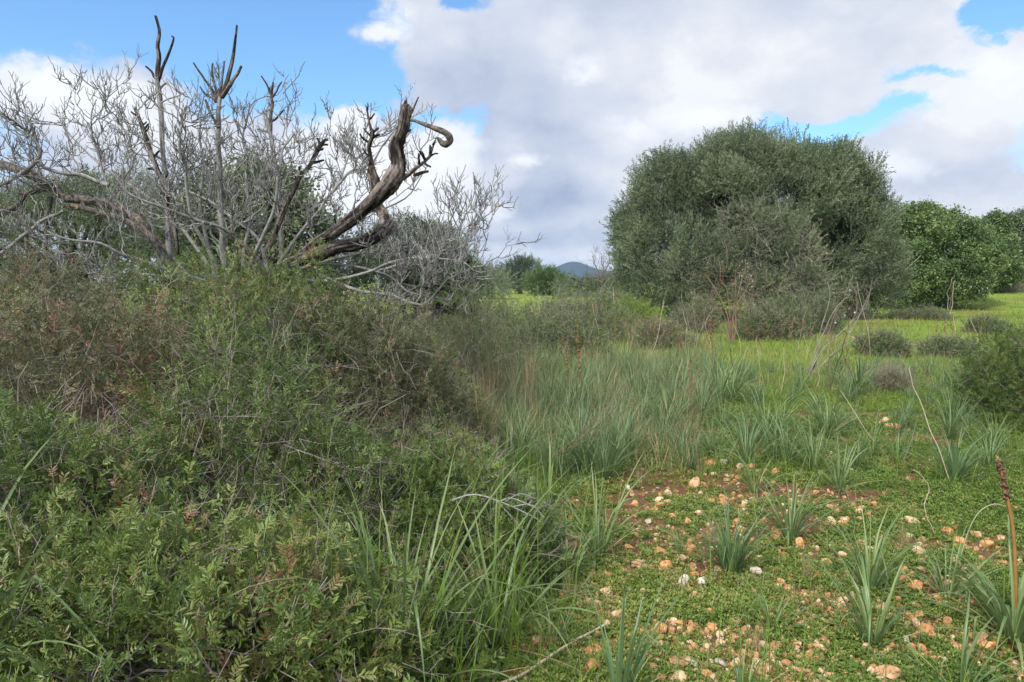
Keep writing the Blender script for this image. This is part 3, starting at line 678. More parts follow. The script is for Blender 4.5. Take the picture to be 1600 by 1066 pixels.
def limb(pts, mat, label=None, n=26, sides=10, wob=.006, knob=.05, name='limb', tw=None, y=TY, cap=True, lumps=None):
    path, rad = pxpath(pts, n, y); path = wobble(path, wob, rngT); rad = rad*(.76 if mat is LI and pts[0][0] < 400 else .84 if mat is DW else 1)
    rad = rad*(1+knob*(vnoise(np.column_stack([np.arange(n)*.7, np.zeros(n)+rngT.uniform(0, 99), np.zeros(n)]), 3)-.5)*2)
    g = Geo(); tubes(g, (path-OFF)[None], rad[None], sides, [rngT.uniform(.3, .7)])
    # rounded broken end
    e = path[-1]-OFF; t = nrm(path[-1]-path[-2]); tubes(g, np.array([[e, e+t*rad[-1]*.5, e+t*rad[-1]*.62]]), np.array([[rad[-1], rad[-1]*.7, .0005]]), sides)
    if rad[0] > .02:   # long bark fissures and swellings, in the limb's own ring/length coordinates
        V = g.v[0].astype(float).reshape(n, sides, 3); a_ = np.arange(sides)*2*PI/sides; sl = np.concatenate([[0], np.cumsum(np.linalg.norm(np.diff(path, axis=0), axis=1))])
        tw_ = sl[:, None]*1.3
        q = np.stack([np.cos(a_[None]+tw_)*2.6, np.sin(a_[None]+tw_)*2.6, np.repeat(sl[:, None]*5, sides, 1)+rngT.uniform(0, 50)], -1)
        f1 = fbm(q, 8, 4)-.5; q2 = q*np.array([.5, .5, .8]); f2 = fbm(q2, 9, 2)-.5
        c_ = (path-OFF)[:, None]; V = c_+(V-c_)*(1+.85*f1+.8*f2)[:, :, None]
        g.v[0] = V.reshape(-1, 3).astype(np.float32)
        fc = (f1[:-1]+f1[1:])*.5; g.t[0] = np.clip(.5+fc*2.4, 0, 1).reshape(-1).astype(np.float32)
    if rad[0] > .025:   # broken stubs and splinters on the thick wood
        o_, d_, l_ = sprout(path-OFF, .1, .98, 9, rngT, .10, .1); twig_batch(g, rngT, o_, d_, l_, .014, .008, .1, 5, 5, (.1, .5))
        q_ = nrm(np.repeat(t[None], 6, 0)+rngT.normal(size=(6, 3))*.25); twig_batch(g, rngT, np.repeat(e[None], 6, 0)+rngT.normal(size=(6, 3))*rad[-1]*.4, q_, rngT.uniform(.02, .07, 6), .008, .002, .0, 4, 4, (.1, .6))
    o = g.obj(name, mat, root, True)
    if label: o['label'] = label
    if tw:
        g = Geo(); twig_tree(g, rngT, path-OFF, **tw); g.obj('twigs', M['deadwood'], o, True)
    return path
DW, DK, LI = M['deadwood'], M['darkwood'], M['lichenwood']
# stem at the foot
limb([(425, 690, 20), (420, 600, 19), (412, 520, 18), (405, 470, 16), (418, 436, 13), (440, 420, 9)], DK, name='trunk', n=26, sides=14, wob=.004)
limb([(425, 425, 11, -.1), (465, 409, 10.5, -.2), (500, 398, 10, -.3), (530, 387, 9.5, -.3), (568, 377, 9.5, -.3), (594, 364, 9.5, -.3), (603, 350, 8.5, -.2), (598, 333, 8), (588, 318, 8), (586, 300, 8), (585, 280, 7.5), (583, 262, 6)], DK, 'lower dark limb that loops up behind the main one', n=80, sides=18, knob=.06, tw=dict(n1=8, ln=.5, ups=.3, lo=.3))
limb([(440, 425, 8), (472, 398, 7.5, -.1), (497, 378, 7.5, -.2), (519, 363, 8, -.35), (549, 342, 9, -.5), (577, 320, 10, -.55), (600, 298, 11, -.6), (617, 277, 11, -.6), (623, 258, 9, -.6), (620, 231, 10, -.6), (624, 212, 8.5, -.6), (629, 190, 8, -.6), (634, 165, 6.5, -.6)], DK, 'thick dark broken limb leaning up to the right', n=110, sides=22, knob=.06)
limb([(583, 266, 5), (579, 245, 3.2), (577, 230, 3.4), (581, 209, 3.2), (577, 198, 2.2), (573, 172, 1.3)], DK, n=16, sides=7, wob=.004)
limb([(584, 252, 2), (597, 228, 1.7), (611, 212, 1.5), (618, 200, 1.2)], DW, n=12, sides=6)
limb([(580, 260, 2.4), (566, 250, 2.2), (562, 238, 1.4), (557, 228, 1)], DW, n=10, sides=6)
limb([(578, 208, 2.2), (586, 206, 2), (588, 199, 1.6)], DK, n=8, sides=6)
limb([(636, 187, 2.4, -.6), (650, 190, 2.2, -.65), (664, 194, 3, -.7), (680, 201, 3.6, -.7), (694, 207, 4.5, -.7), (702, 213, 5, -.7), (703, 220, 4.6, -.7), (696, 224, 4.6, -.7), (689, 221, 4.2, -.7), (684, 217, 2, -.7)], LI, 'hooked bare branch curling down from the broken tip', n=40, sides=10, knob=.12)
limb([(639, 181, 2, -.6), (644, 172, 1.8, -.6), (654, 153, 1, -.6)], DK, n=8, sides=6)
limb([(622, 283, 4, -.6), (637, 274, 3.4, -.6), (650, 264, 3, -.65), (661, 257, 2.6, -.65), (669, 247, 2.2, -.7), (673, 237, 1.8, -.7), (678, 227, 1.4, -.7)], DK, n=18, sides=7)
limb([(646, 273, 2.4, -.6), (656, 272, 2.6, -.6), (671, 268, 1.8, -.6)], DK, n=8, sides=6)
limb([(664, 252, 1.6, -.65), (660, 235, 1.3, -.7), (655, 217, 1, -.7)], DW, n=8, sides=6)
# upright grey stems with dark pruned ends
A_ = dict(n1=11, ln=.55, ups=.1, lo=.1, hi=.62, n2=3, n3=3)
limb([(268, 430, 5.5), (263, 370, 5), (262, 300, 4.8), (256, 240, 4.6), (250, 180, 4.3), (247, 125, 4)], DW, 'tall upright grey stem', n=26, sides=9, tw=A_)
limb([(247, 128, 3.6), (248, 90, 3.2), (248, 60, 2.8), (246, 28, 2)], DK, n=14, sides=7)
limb([(249, 124, 2.4), (257, 103, 2.2), (265, 82, 1.9), (271, 62, 1.5), (268, 56, 1)], DK, n=12, sides=6)
limb([(246, 126, 2.4), (238, 116, 1.9), (229, 103, 1.5)], DK, n=8, sides=6)
limb([(246, 131, 1.6), (238, 130, 1.4), (230, 127, 1.2)], DW, n=6, sides=6)
limb([(252, 160, 1.6, -.1), (265, 154, 1.4, -.1), (278, 149, 1.2, -.15), (290, 145, .9, -.2)], DW, n=10, sides=6)
limb([(352, 430, 5.6, .2), (347, 370, 5.4, .2), (344, 310, 5.2, .2), (341, 240, 5, .2), (340, 190, 4.8, .2), (342, 153, 4.5, .2)], DW, 'second upright grey stem ending in a fan of dark prongs', n=26, sides=9, tw=A_)
for q in ([(340, 156, 2.4, .2), (325, 132, 1.9, .2), (313, 115, 1.6, .2), (303, 99, 1.2, .2)], [(341, 152, 2.4, .2), (334, 130, 2, .2), (331, 100, 1.5, .2)], [(343, 150, 2.4, .2), (347, 125, 1.9, .2), (350, 97, 1.4, .2)],
          [(345, 151, 3.2, .2), (357, 125, 3, .2), (363, 90, 2.5, .2), (370, 41, 1.4, .2)], [(346, 153, 3.4, .2), (358, 136, 3.2, .2), (368, 120, 2.9, .2), (377, 104, 2.2, .2)], [(338, 160, 2.2, .2), (326, 150, 1.8, .2), (313, 137, 1.3, .2)], [(338, 150, 1.2, .2), (335, 135, 1, .2)]):
    limb(q, DK, n=12, sides=6)
limb([(341, 200, 2.6, .1), (331, 182, 2.3, .1), (322, 158, 1.9, .1)], DK, n=9, sides=6)
limb([(442, 420, 5, .4), (438, 350, 4.8, .4), (436, 290, 4.6, .4), (430, 250, 4.4, .4), (424, 215, 4.2, .4), (417, 181, 3.4, .4)], DW, 'third upright grey stem, shorter', n=22, sides=8, tw=dict(n1=9, ln=.5, ups=.15, lo=.15, hi=.8, n2=3))
limb([(423, 215, 3, .4), (423, 180, 2.8, .4), (425, 150, 2.4, .4)], DK, n=10, sides=7)
limb([(425, 152, 2, .4), (419, 138, 1.6, .4), (409, 121, 1.2, .4)], DK, n=8, sides=6)
limb([(425, 152, 2, .4), (427, 130, 1.4, .4)], DK, n=6, sides=6)
limb([(426, 152, 2, .4), (433, 141, 1.7, .4), (440, 129, 1.2, .4)], DK, n=8, sides=6)
limb([(424, 190, 2, .4), (433, 183, 1.7, .4), (446, 173, 1.2, .4)], DK, n=8, sides=6)
limb([(278, 400, 4.4, -.2), (268, 340, 4.2, -.2), (246, 270, 4, -.2), (229, 215, 3.6, -.2), (213, 175, 3, -.2)], DK, 'leaning dark stem left of the tall upright one', n=20, sides=8, tw=dict(n1=8, ln=.6, ups=.2, lo=.2, hi=.85))
limb([(415, 395, 4, -.1), (438, 345, 4, -.1), (462, 290, 3.8, -.1), (481, 262, 3.6, -.1), (500, 232, 3.2, -.1), (507, 219, 2.2, -.1)], DK, 'dark stub leaning right', n=18, sides=7, tw=dict(n1=8, ln=.5, ups=.2, lo=.1, hi=.75))
limb([(500, 232, 2, -.1), (496, 216, 1.8, -.1)], DK, n=6, sides=6)
# the left trunk arching in from outside the frame
limb([(310, 470, 11), (270, 420, 10), (243, 378, 10), (222, 350, 9), (203, 335, 8), (183, 324, 7), (158, 315, 8.5), (127, 313, 7.5), (100, 308, 8), (84, 292, 8.5), (56, 279, 8), (28, 267, 8), (0, 258, 7.5), (-60, 246, 7)], LI, 'mottled limb arching left out of the crown', n=90, sides=16, knob=.07, tw=dict(n1=15, ln=.52, ups=.3, lo=.2, n2=4, n3=3))
limb([(243, 378, 7, -.15), (215, 355, 6.5, -.15), (191, 342, 6.5, -.15), (169, 337, 6.5, -.15), (135, 327, 6, -.15), (113, 321, 5, -.15)], LI, 'orange-lichened limb below the arching one', n=20, sides=9)
limb([(103, 309, 7), (86, 298, 6.5), (72, 293, 6.5), (48, 301, 6.5), (28, 321, 6), (0, 335, 6), (-50, 350, 6)], LI, n=22, sides=9, tw=dict(n1=9, ln=.7, ups=.3, n2=4))
limb([(80, 308, 5), (74, 335, 5), (72, 360, 4.5), (70, 391, 4), (82, 402, 4.5), (99, 409, 3.5)], LI, n=18, sides=8)
limb([(44, 350, 4, -.3), (41, 372, 4, -.3), (44, 400, 4, -.3), (50, 430, 3.4, -.3), (53, 450, 2.5, -.3)], LI, n=14, sides=8)
limb([(100, 330, 2.5, -.4), (68, 345, 3, -.4), (42, 364, 3.2, -.4), (0, 395, 3.4, -.4), (-50, 430, 3.4, -.4)], DW, n=16, sides=7)
limb([(-60, 300, 5, -.2), (0, 290, 4.4, -.2), (40, 268, 4, -.2), (62, 240, 3.4, -.2), (50, 215, 2.6, -.2), (30, 195, 2, -.2), (0, 175, 1.6, -.2)], DW, n=22, sides=7, tw=dict(n1=9, ln=.42, ups=.3, lo=.1, n2=3))
limb([(170, 290, 4.5, -.1), (130, 275, 4, -.1), (90, 270, 3.6, -.1), (64, 255, 3.4, -.1), (58, 220, 2.8, -.1), (40, 180, 2, -.1)], DW, n=20, sides=7, tw=dict(n1=9, ln=.6, ups=.3, n2=4))
# spreading grey branches through the crown (start in the thick of it, run outwards)
spread = [
    [(300, 440, 5), (250, 380, 4.6), (200, 330, 4), (165, 285, 3.4), (150, 240, 2.8), (143, 200, 2.2), (142, 175, 1.7), (150, 150, 1.1)],
    [(330, 420, 5, .4), (280, 350, 4.4, .6), (220, 300, 3.8, .8), (160, 260, 3, 1), (110, 210, 2, 1.1), (90, 185, 1.2, 1.1)],
    [(340, 420, 5, -.2), (300, 340, 4.4, -.4), (290, 270, 3.8, -.5), (282, 210, 3, -.6), (290, 165, 2, -.6)],
    [(380, 420, 5, .2), (390, 350, 4.4, .5), (385, 280, 3.8, .6), (380, 220, 3, .8), (392, 160, 2, .8)],
    [(390, 415, 5, -.3), (420, 350, 4.4, -.5), (435, 290, 3.6, -.6), (440, 240, 2.8, -.6), (460, 210, 1.8, -.6)],
    [(430, 420, 5, .3), (480, 350, 4.2, .6), (520, 300, 3.4, .8), (545, 250, 2.4, 1), (550, 215, 1.6, 1)],
    [(440, 420, 5, .2), (500, 370, 4.2, .3), (545, 340, 3.4, .3), (590, 330, 2.6, .4), (640, 300, 1.8, .4), (665, 265, 1.2, .4)],
    [(450, 430, 5), (510, 440, 4.4, -.2), (575, 427, 3.8, -.3), (605, 411, 3.4, -.4), (640, 402, 3, -.4), (680, 402, 2.6, -.5), (720, 410, 2, -.5), (745, 424, 1.6, -.5), (780, 424, 1.1, -.5)],
    [(500, 430, 4.6, -.4), (560, 455, 4, -.6), (610, 462, 3.4, -.7), (650, 475, 2.8, -.8), (668, 472, 2.4, -.8), (690, 450, 2, -.8), (705, 436, 1.7, -.9), (740, 412, 1.3, -.9), (766, 360, .9, -.9)],
    [(470, 420, 5, .3), (540, 400, 4.2, .5), (600, 390, 3.6, .6), (660, 380, 3, .7), (710, 360, 2.2, .8), (730, 330, 1.4, .8)],
    [(560, 430, 4, .1), (620, 415, 3.4, .1), (680, 400, 2.8), (720, 385, 2.2), (735, 345, 1.4)],
    [(420, 430, 5, -.5), (380, 380, 4.4, -.8), (330, 350, 3.8, -1), (270, 330, 3, -1.1), (215, 310, 2.2, -1.2), (180, 270, 1.3, -1.2)],
    [(420, 430, 5, .5), (400, 370, 4.4, .8), (350, 330, 3.8, 1), (300, 300, 3, 1.2), (240, 290, 2.2, 1.3)],
    [(320, 440, 5, -.3), (260, 420, 4.4, -.5), (200, 400, 3.8, -.6), (150, 380, 3.2, -.7), (90, 370, 2.2, -.8), (30, 330, 1.4, -.8)],
    [(330, 450, 4, -.6), (250, 430, 3.6, -.8), (190, 432, 3.2, -.8), (130, 450, 2.6, -.9), (90, 440, 1.8, -.9)],
    [(470, 410, 4, 0), (545, 415, 3.4, -.2), (600, 430, 2.8, -.3), (640, 455, 2.2, -.4), (700, 470, 1.6, -.4)],
    [(520, 300, 4, .4), (545, 270, 3.4, .4), (565, 240, 2.6, .4), (600, 210, 1.6, .4)],
    [(335, 430, 5, .3), (315, 330, 4.4, .5), (318, 260, 3.6, .6), (310, 200, 2.6, .6), (318, 150, 1.6, .6)],
]
for k, q in enumerate(spread):
    q = [(a[0], a[1], a[2]*.72, *a[3:]) for a in q]
    limb(q, DW, n=22, sides=7, wob=.012, tw=dict(n1=11 if k not in (7, 8, 10, 14, 15) else 14, ln=.56, ups=.22, lo=.15, n2=5, n3=4, curl=.45))

# ---------------------------------------------------------------- strap leaves (asphodel)
def ribbon(geo, base, az, a0, droop, L_, w, rng, seg=11, kink=None, fold=.25, tint=None, power=1.7, tiptint=.0):
    """leaves as folded ribbons. arrays of K"""
    K = len(az); s_ = (np.arange(seg)+.5)/seg
    ang = a0[:, None]+droop[:, None]*s_[None]**power
    if kink is not None:
        ang = ang+np.where(s_[None] > kink[0][:, None], kink[1][:, None], 0)
    azs = az[:, None]+np.cumsum(rng.normal(size=(K, seg))*.05, 1)
    step = np.stack([np.sin(ang)*np.sin(azs), np.sin(ang)*np.cos(azs), np.cos(ang)], -1)*(L_/seg)[:, None, None]
    pts = np.concatenate([np.zeros((K, 1, 3)), np.cumsum(step, 1)], 1)+base[:, None]
    t = np.concatenate([step, step[:, -1:]], 1); t = nrm(t)
    tw = az+PI/2+rng.normal(size=K)*.25
    side = np.stack([np.sin(tw), np.cos(tw), rng.normal(size=K)*.12], -1)[:, None]; side = nrm(side-(side*t).sum(-1, keepdims=True)*t)
    nn = np.cross(side, t)
    u = np.linspace(0, 1, seg+1); prof = np.clip(1.05-u**2.6, 0.03, 1)*(.75+.25*np.sin(np.clip(u*3, 0, PI/2)))
    W = (w[:, None]*prof[None])[:, :, None]
    Lf = pts-side*W*.5; Rt = pts+side*W*.5; C = pts-nn*W*fold
    V = np.stack([Lf, C, Rt], 2)
    m = seg+1; i = np.arange(seg)[:, None]; j = np.arange(2)[None]
    q = np.stack([i*3+j, i*3+j+1, (i+1)*3+j+1, (i+1)*3+j], -1).reshape(-1, 4)
    Fq = (q[None]+(np.arange(K)*m*3)[:, None, None]).reshape(-1, 4)
    if tint is None: tint = rng.uniform(.3, .7, K)
    tt = tint[:, None]+np.repeat((s_**5), 2)[None]*rng.uniform(0, 1, K)[:, None]*tiptint
    geo.add(V.reshape(-1, 3), Fq, np.clip(tt.reshape(-1), 0, 1))
def clump_geo(rng, n=34, L_=.55, w=.013, spread=.75, droop=1.1, kinkp=.12, rb=.03, lean=(0, 0), seg=11, tint=(.3, .65)):
    g = Geo(); az = rng.uniform(0, 2*PI, n); a0 = np.abs(rng.normal(size=n))*spread*.6+.08
    b = np.column_stack([np.sin(az)*rb*rng.uniform(.2, 1, n), np.cos(az)*rb*rng.uniform(.2, 1, n), np.zeros(n)-.01])
    dr = droop*rng.uniform(.15, 1.5, n); LL = L_*rng.uniform(.55, 1.15, n)
    kk = np.where(rng.uniform(0, 1, n) < kinkp, rng.uniform(.9, 1.7, n), 0)
    ribbon(g, b, az, a0, dr, LL, w*rng.uniform(.7, 1.2, n), rng, seg, (rng.uniform(.45, .8, n), kk), tint=rng.uniform(*tint, n), tiptint=.5)
    nd = max(2, n//9)     # a few withered leaves at the base
    az = rng.uniform(0, 2*PI, nd)
    ribbon(g, np.zeros((nd, 3))-[0, 0, .005], az, rng.uniform(.9, 1.35, nd), rng.uniform(.2, .6, nd), L_*rng.uniform(.4, .8, nd), w*.6*np.ones(nd), rng, seg, tint=np.full(nd, .97))
    return g
AG = 'asphodel clumps'
def asph(label, u, v, n=34, L_=.55, w=.013, spread=.75, droop=1.1, seed=0, mat='asph', kinkp=.15, xyz=None, **k):
    rng = np.random.default_rng(seed+500)
    q = G(u, v) if xyz is None else np.array(xyz)
    if xyz is None: q[2] = float(H(q[0], q[1]))
    r = empty('asphodel_plant', q, label, 'plant', AG)
    clump_geo(rng, int(n*1.25), L_, w*.92, spread*1.2, droop*1.3, kinkp*1.3, seg=13, **k).obj('leaves', M[mat], r, True)
    return r
near_asph = [
    ('large arching strap-leaved clump at the bottom centre against the lentisk', 775, 1005, 46, .74, .018, .9, 1.25, 1),
    ('strap-leaved clump rising out of the lentisk left of the bottom centre', 622, 1105, 40, 1.0, .020, .42, .9, 2),
    ('clump of bent strap leaves between the lentisk and the stony ground', 935, 870, 34, .66, .015, .9, 1.3, 3),
    ('strap-leaved clump cut by the left edge of the photo', -95, 1240, 46, 1.30, .018, .55, 1.5, 4),
    ('upright grey-green clump just right of the two white stones', 1142, 893, 80, .44, .0105, .6, .8, 5),
    ('small sparse clump in the stones left of the upright grey-green one', 1062, 865, 18, .30, .005, .45, .5, 6),
    ('leafy clump with the tall brown flower stalk at the right edge', 1585, 1000, 56, .66, .020, .95, 1.2, 7),
    ('clump spreading over the stones right of the upright grey-green one', 1235, 845, 40, .55, .013, .95, 1.0, 8),
    ('thin clump with a yellow-green heart in the lower right stones', 1358, 925, 40, .50, .012, .7, .9, 9),
    ('narrow clump nearest the bottom edge in the right-hand stones', 1362, 1008, 32, .48, .013, .7, .9, 10),
    ('clump with a yellow-green heart in the middle of the right-hand green', 1312, 768, 30, .52, .012, .8, .9, 11),
    ('blue-green clump standing alone beyond the brown flower stalk', 1492, 752, 48, .55, .012, .65, .8, 12),
    ('spreading clump with a rusty heart in the right-hand row', 1290, 682, 54, .62, .014, .75, 1.0, 13),
    ('dark upright clump left of the rusty-hearted one', 1195, 692, 44, .66, .013, .45, .7, 14),
    ('pale blue-green clump in front of the dark upright one', 1230, 722, 26, .58, .014, .5, .8, 15),
    ('broad clump with curled pale leaves at its foot in the right-hand row', 1142, 632, 60, .72, .014, .6, 1.1, 16),
    ('large bluish clump at the back of the right-hand row', 1340, 622, 60, .78, .014, .55, .9, 17),
    ('clump hidden among stones left of the thin yellow-hearted one', 1180, 770, 20, .50, .011, .9, 1.0, 18),
    ('tall-leaved clump whose broad blades rise from below the bottom edge', 965, 1110, 12, .55, .016, .35, .4, 19),
    ('low clump with blades lying over the lentisk below the reddish dry stems', 715, 860, 24, .85, .014, .6, 1.1, 20),
    ('grassy clump at the foot of the rusty stub stalk', 1065, 720, 60, .50, .009, .5, .7, 21),
    ('clump in the left part of the bottom edge among lentisk leaves', 470, 1090, 14, .55, .011, .5, .6, 22),
    ('wispy clump at the bottom edge below the fallen stick', 1160, 1100, 12, .35, .009, .5, .6, 23),
    ('arching clump over the lentisk edge above the bottom-centre one', 858, 800, 30, .62, .012, .9, 1.1, 25),
    ('grassy clump at the near left corner of the asphodel bed', 905, 735, 50, .60, .009, .8, 1.0, 26),
    ('fine-leaved clump spilling onto the stones from the asphodel bed', 985, 715, 50, .52, .009, .9, 1.0, 27),
    ('low clump in the lentisk edge right of the fallen grey sprig', 885, 905, 24, .46, .011, 1.0, 1.0, 28),
    ('small fine clump beside the fallen stick', 865, 1010, 22, .34, .008, .9, .9, 29),
    ('small clump in the bottom-edge stones right of the middle', 1205, 985, 20, .30, .008, .9, .9, 30),
    ('clump in the green left of the brown flower stalk', 1480, 935, 26, .42, .011, .9, 1.0, 31),
    ('small clump by the right-edge lentisk', 1555, 700, 30, .42, .010, .8, .9, 32),
    ('small clump below the big flat orange stone', 1402, 722, 26, .38, .009, .9, .9, 33),
    ('small clump at the bottom right corner', 1500, 1085, 16, .42, .013, .9, 1.0, 24),
]
for a in near_asph:
    asph(a[0], a[1], a[2], a[3], a[4], a[5], a[6], a[7], a[8], 'asph_blue' if a[8] in (5, 12, 15, 17, 19, 21) else 'asph')
LM = [(a[0], G(a[1], a[2])) for a in near_asph]
# raised bases for clumps growing up through the lentisk
# the blue-green mass: copies of eight plants
rngA = np.random.default_rng(91)
protos = []
for k in range(8):
    g = clump_geo(np.random.default_rng(900+k), 80, .68, .0085, .8, 1.25, .22, seg=9)
    protos.append(g.mesh('asphodel_leaves', M['asph_blue'] if k % 3 else M['asph'], True))
def place_clump(x, y, s_, label):
    r = empty('asphodel_plant', (x, y, float(H(x, y))), label, 'plant', AG, rngA.uniform(0, 6.28))
    r.scale = (s_, s_, s_*rngA.uniform(.9, 1.15))
    o = bpy.data.objects.new('leaves', protos[rngA.integers(0, 8)]); COL.objects.link(o); o.parent = r
pts = []
def far_enough(x, y, d):
    return all((x-a)**2+(y-b)**2 > d*d for a, b in pts)
tries = 0
while len(pts) < 112 and tries < 6000:
    tries += 1
    y = rngA.uniform(5.8, 13.5); lo = np.interp(y, [6, 7, 9, 13.5], [790, 760, 740, 780]); hi = np.interp(y, [6, 7, 9, 11, 13.5], [960, 1070, 1120, 1180, 1130])
    x = (rngA.uniform(lo, hi)-800)/F*y
    if far_enough(x, y, .30): pts.append((x, y)); place_clump(x, y, rngA.uniform(.65, 1.1), 'blue-green clump in the dense asphodel bed right of the lentisk mass')
n0 = len(pts); tries = 0
while len(pts) < n0+60 and tries < 6000:
    tries += 1
    v = rngA.uniform(575, 745); y = 1150*1.6/(v-440); u = rngA.uniform(1070, 1560); x = (u-800)/F*y
    if far_enough(x, y, .42): pts.append((x, y)); place_clump(x, y, rngA.uniform(.4, .9), 'small clump scattered in the grass behind the right-hand asphodel row')

# ---------------------------------------------------------------- stalks and stems
def stem_obj(name, pts, y, mat, par=None, n=20, sides=6, base=None, wob=.0, rng=rngT):
    path, rad = pxpath(pts, n, y)
    if wob: path = wobble(path, wob, rng)
    rad = rad*(.5 if name != 'stem' or mat != 'stalk' else .68)
    g = Geo(); tubes(g, (path-base)[None], rad[None], sides, [rng.uniform(.2, .8)])
    return g.obj(name, M[mat], par, True), path
def thing_at(name, label, cat, u, v, y=None, group=None):
    q = G(u, v); 
    if y is not None: q = P(u, v, y)
    q[2] = float(H(q[0], q[1]))
    return empty(name, q, label, cat, group), q
def blobs(geo, rng, c, r, n, size, mat=None):
    """lumpy little buds round points c (K,3)"""
    V0 = np.array([[0, 0, 1], [1, 0, 0], [0, 1, 0], [-1, 0, 0], [0, -1, 0], [0, 0, -1]], float)
    F0 = np.array([[0, 1, 2], [0, 2, 3], [0, 3, 4], [0, 4, 1], [5, 2, 1], [5, 3, 2], [5, 4, 3], [5, 1, 4]])
    K = n; idx = rng.integers(0, len(c), K); T = c[idx]+rnd_dir(K, rng)*r
    geo.inst((V0, F0, np.full(8, .5)), frames(rnd_dir(K, rng), scale=rng.uniform(.6, 1.3, K)*size, rng=rng)*np.array([1, 1, 1.0]), T, rng.uniform(.1, .9, K))
r, b = thing_at('asphodel_flower_stalk', 'tall brown curved flower stalk with dark buds at the right edge', 'stalk', 1588, 985)
o, path = stem_obj('stem', [(1588, 985, 5), (1587, 930, 4.8), (1586, 880, 4.6), (1583, 830, 4.3), (1576, 790, 4), (1569, 760, 4), (1562, 724, 3)], b[1], 'stalk', r, base=b)
g = Geo(); blobs(g, rngT, (path-b)[-6:], .013, 60, .0085); g.obj('bud_cluster', M['bud'], r, True)
stem_obj('dry_bract', [(1572, 791, 1.1), (1552, 788, 1.3), (1530, 800, 1.3), (1514, 828, 1.2), (1502, 866, .8)], b[1], 'palestem', r, base=b, n=14, sides=4)
def spike(label, u, v, h_px, lean, rpx, mat, headmat=None, headfrac=.5, hs=.012, name='dry_flower_spike', nb=60, side=0):
    r, b = thing_at(name, label, 'stalk', u, v, group='dry flower spikes')
    pts_ = [(u+lean*t+3*math.sin(t*5), v-h_px*t, rpx*(1-.4*t)) for t in np.linspace(0, 1, 6)]
    o, path = stem_obj('stem', pts_, b[1], mat, r, base=b, n=18, wob=.004)
    if headmat:
        g = Geo(); k = int(18*(1-headfrac)); blobs(g, rngT, (path-b)[k:], .012*b[1]/8, nb, hs*b[1]/8); g.obj('seed_head', M[headmat], r, True)
    if side:
        g = Geo(); o_, d_, l_ = sprout(path-b, .45, .95, side, rngT, .28, .7); pp = twig_batch(g, rngT, o_, d_, l_, .003, .002, .2, 6, 4)
        blobs(g, rngT, pp.reshape(-1, 3), .006, side*8, .007); g.obj('side_branches', M['seed'], r, True)
    return r
spike('rusty stub stalk standing among the grassy leaves', 1082, 668, 96, -3, 2.6, 'redtwig', 'seed', .9, .007)
spike('tall rusty spike in the asphodel bed', 905, 645, 135, 0, 1.5, 'seed', 'seed', .55, .010)
spike('shorter rusty spike left of the tall one in the asphodel bed', 884, 630, 95, 4, 1.2, 'seed', 'seed', .5, .008)
spike('orange-brown stub in front of the grey-green shrubs', 1146, 605, 60, -2, 2.4, 'redtwig', 'seed', .9, .006)
spike('thin brown spike left of the orange-brown stub', 1110, 590, 100, 2, 1.0, 'redtwig', 'seed', .4, .008)
for i, (u, v, h_, le, lab) in enumerate([(958, 515, 66, 3, 'pale stalk on the meadow edge left of the big wild olive'), (935, 545, 70, -6, 'dry branching stalk left of the pale one'), (760, 560, 100, -22, 'pale stalk leaning left in the dry grass'), (800, 560, 70, 8, 'brown stalk rising above the dry grass'),
        (850, 540, 60, -4, 'thin stalk at the back of the dry grass'), (700, 560, 85, -12, 'thin stalk beside the dark grey-green bush'), (1015, 560, 90, 26, 'bent stalk leaning right at the back of the asphodel bed'), (1030, 680, 120, 40, 'long straw-coloured stalk leaning right in the asphodel bed'), (735, 600, 120, -15, 'tall straw stalk at the left of the dry grass')]):
    spike(lab, u, v, h_, le, 1.0, 'palestem', None, side=4 if i < 5 else 2)
for (u, v, h_, le, lab) in [(1360, 560, 120, -18, 'thin straw stem left of the brown-grey twiggy shrub'), (1480, 500, 60, 14, 'short pale stem in the meadow'), ]:
    spike(lab, u, v, h_, le, .9, 'palestem', None)
for k in range(46):
    y_ = rngT.uniform(9, 21); u_ = rngT.uniform(760, 1560); v_ = 440+1150*1.6/y_
    spike('thin dry stalk among many standing in the middle-distance grass', u_, v_, rngT.uniform(.35, .85)*1150/y_, rngT.normal()*14, .9, ['palestem', 'redtwig', 'twig'][k % 3], 'seed' if k % 3 else None, .35, .006, nb=24, side=rngT.integers(0, 4) if k % 2 else 0)
# long pale leaning stem on the right
r, b = thing_at('dry_weed', 'long pale dry stem leaning left over the green', 'stem', 1484, 752)
stem_obj('stalk', [(1484, 752, 1.7), (1470, 710, 1.8), (1452, 665, 1.8), (1432, 612, 1.4), (1418, 575, 1)], b[1], 'palestem', r, base=b, wob=.004)
r, b = thing_at('dry_weed', 'thin pale crooked twig among the stones on the right', 'stem', 1460, 838)
stem_obj('stalk', [(1462, 838, 1.5), (1450, 812, 1.6), (1444, 790, 1.6), (1452, 765, 1.3), (1440, 742, 1), (1428, 735, .8)], b[1], 'palestem', r, base=b, wob=.003)
r, b = thing_at('dry_weed', 'dark thin twig standing in the green beyond the stones', 'stem', 1410, 726)
stem_obj('stalk', [(1408, 726, 1.5), (1420, 700, 1.4), (1428, 675, 1.2), (1432, 655, .9)], b[1], 'twig', r, base=b)
r, b = thing_at('dry_weed', 'pale bent stem in front of the rusty-hearted clump', 'stem', 1378, 710)
stem_obj('stalk', [(1385, 712, 1.3), (1352, 672, 1.4), (1335, 645, 1.4), (1322, 622, 1.2), (1312, 610, 1)], b[1], 'palestem', r, base=b, wob=.003)
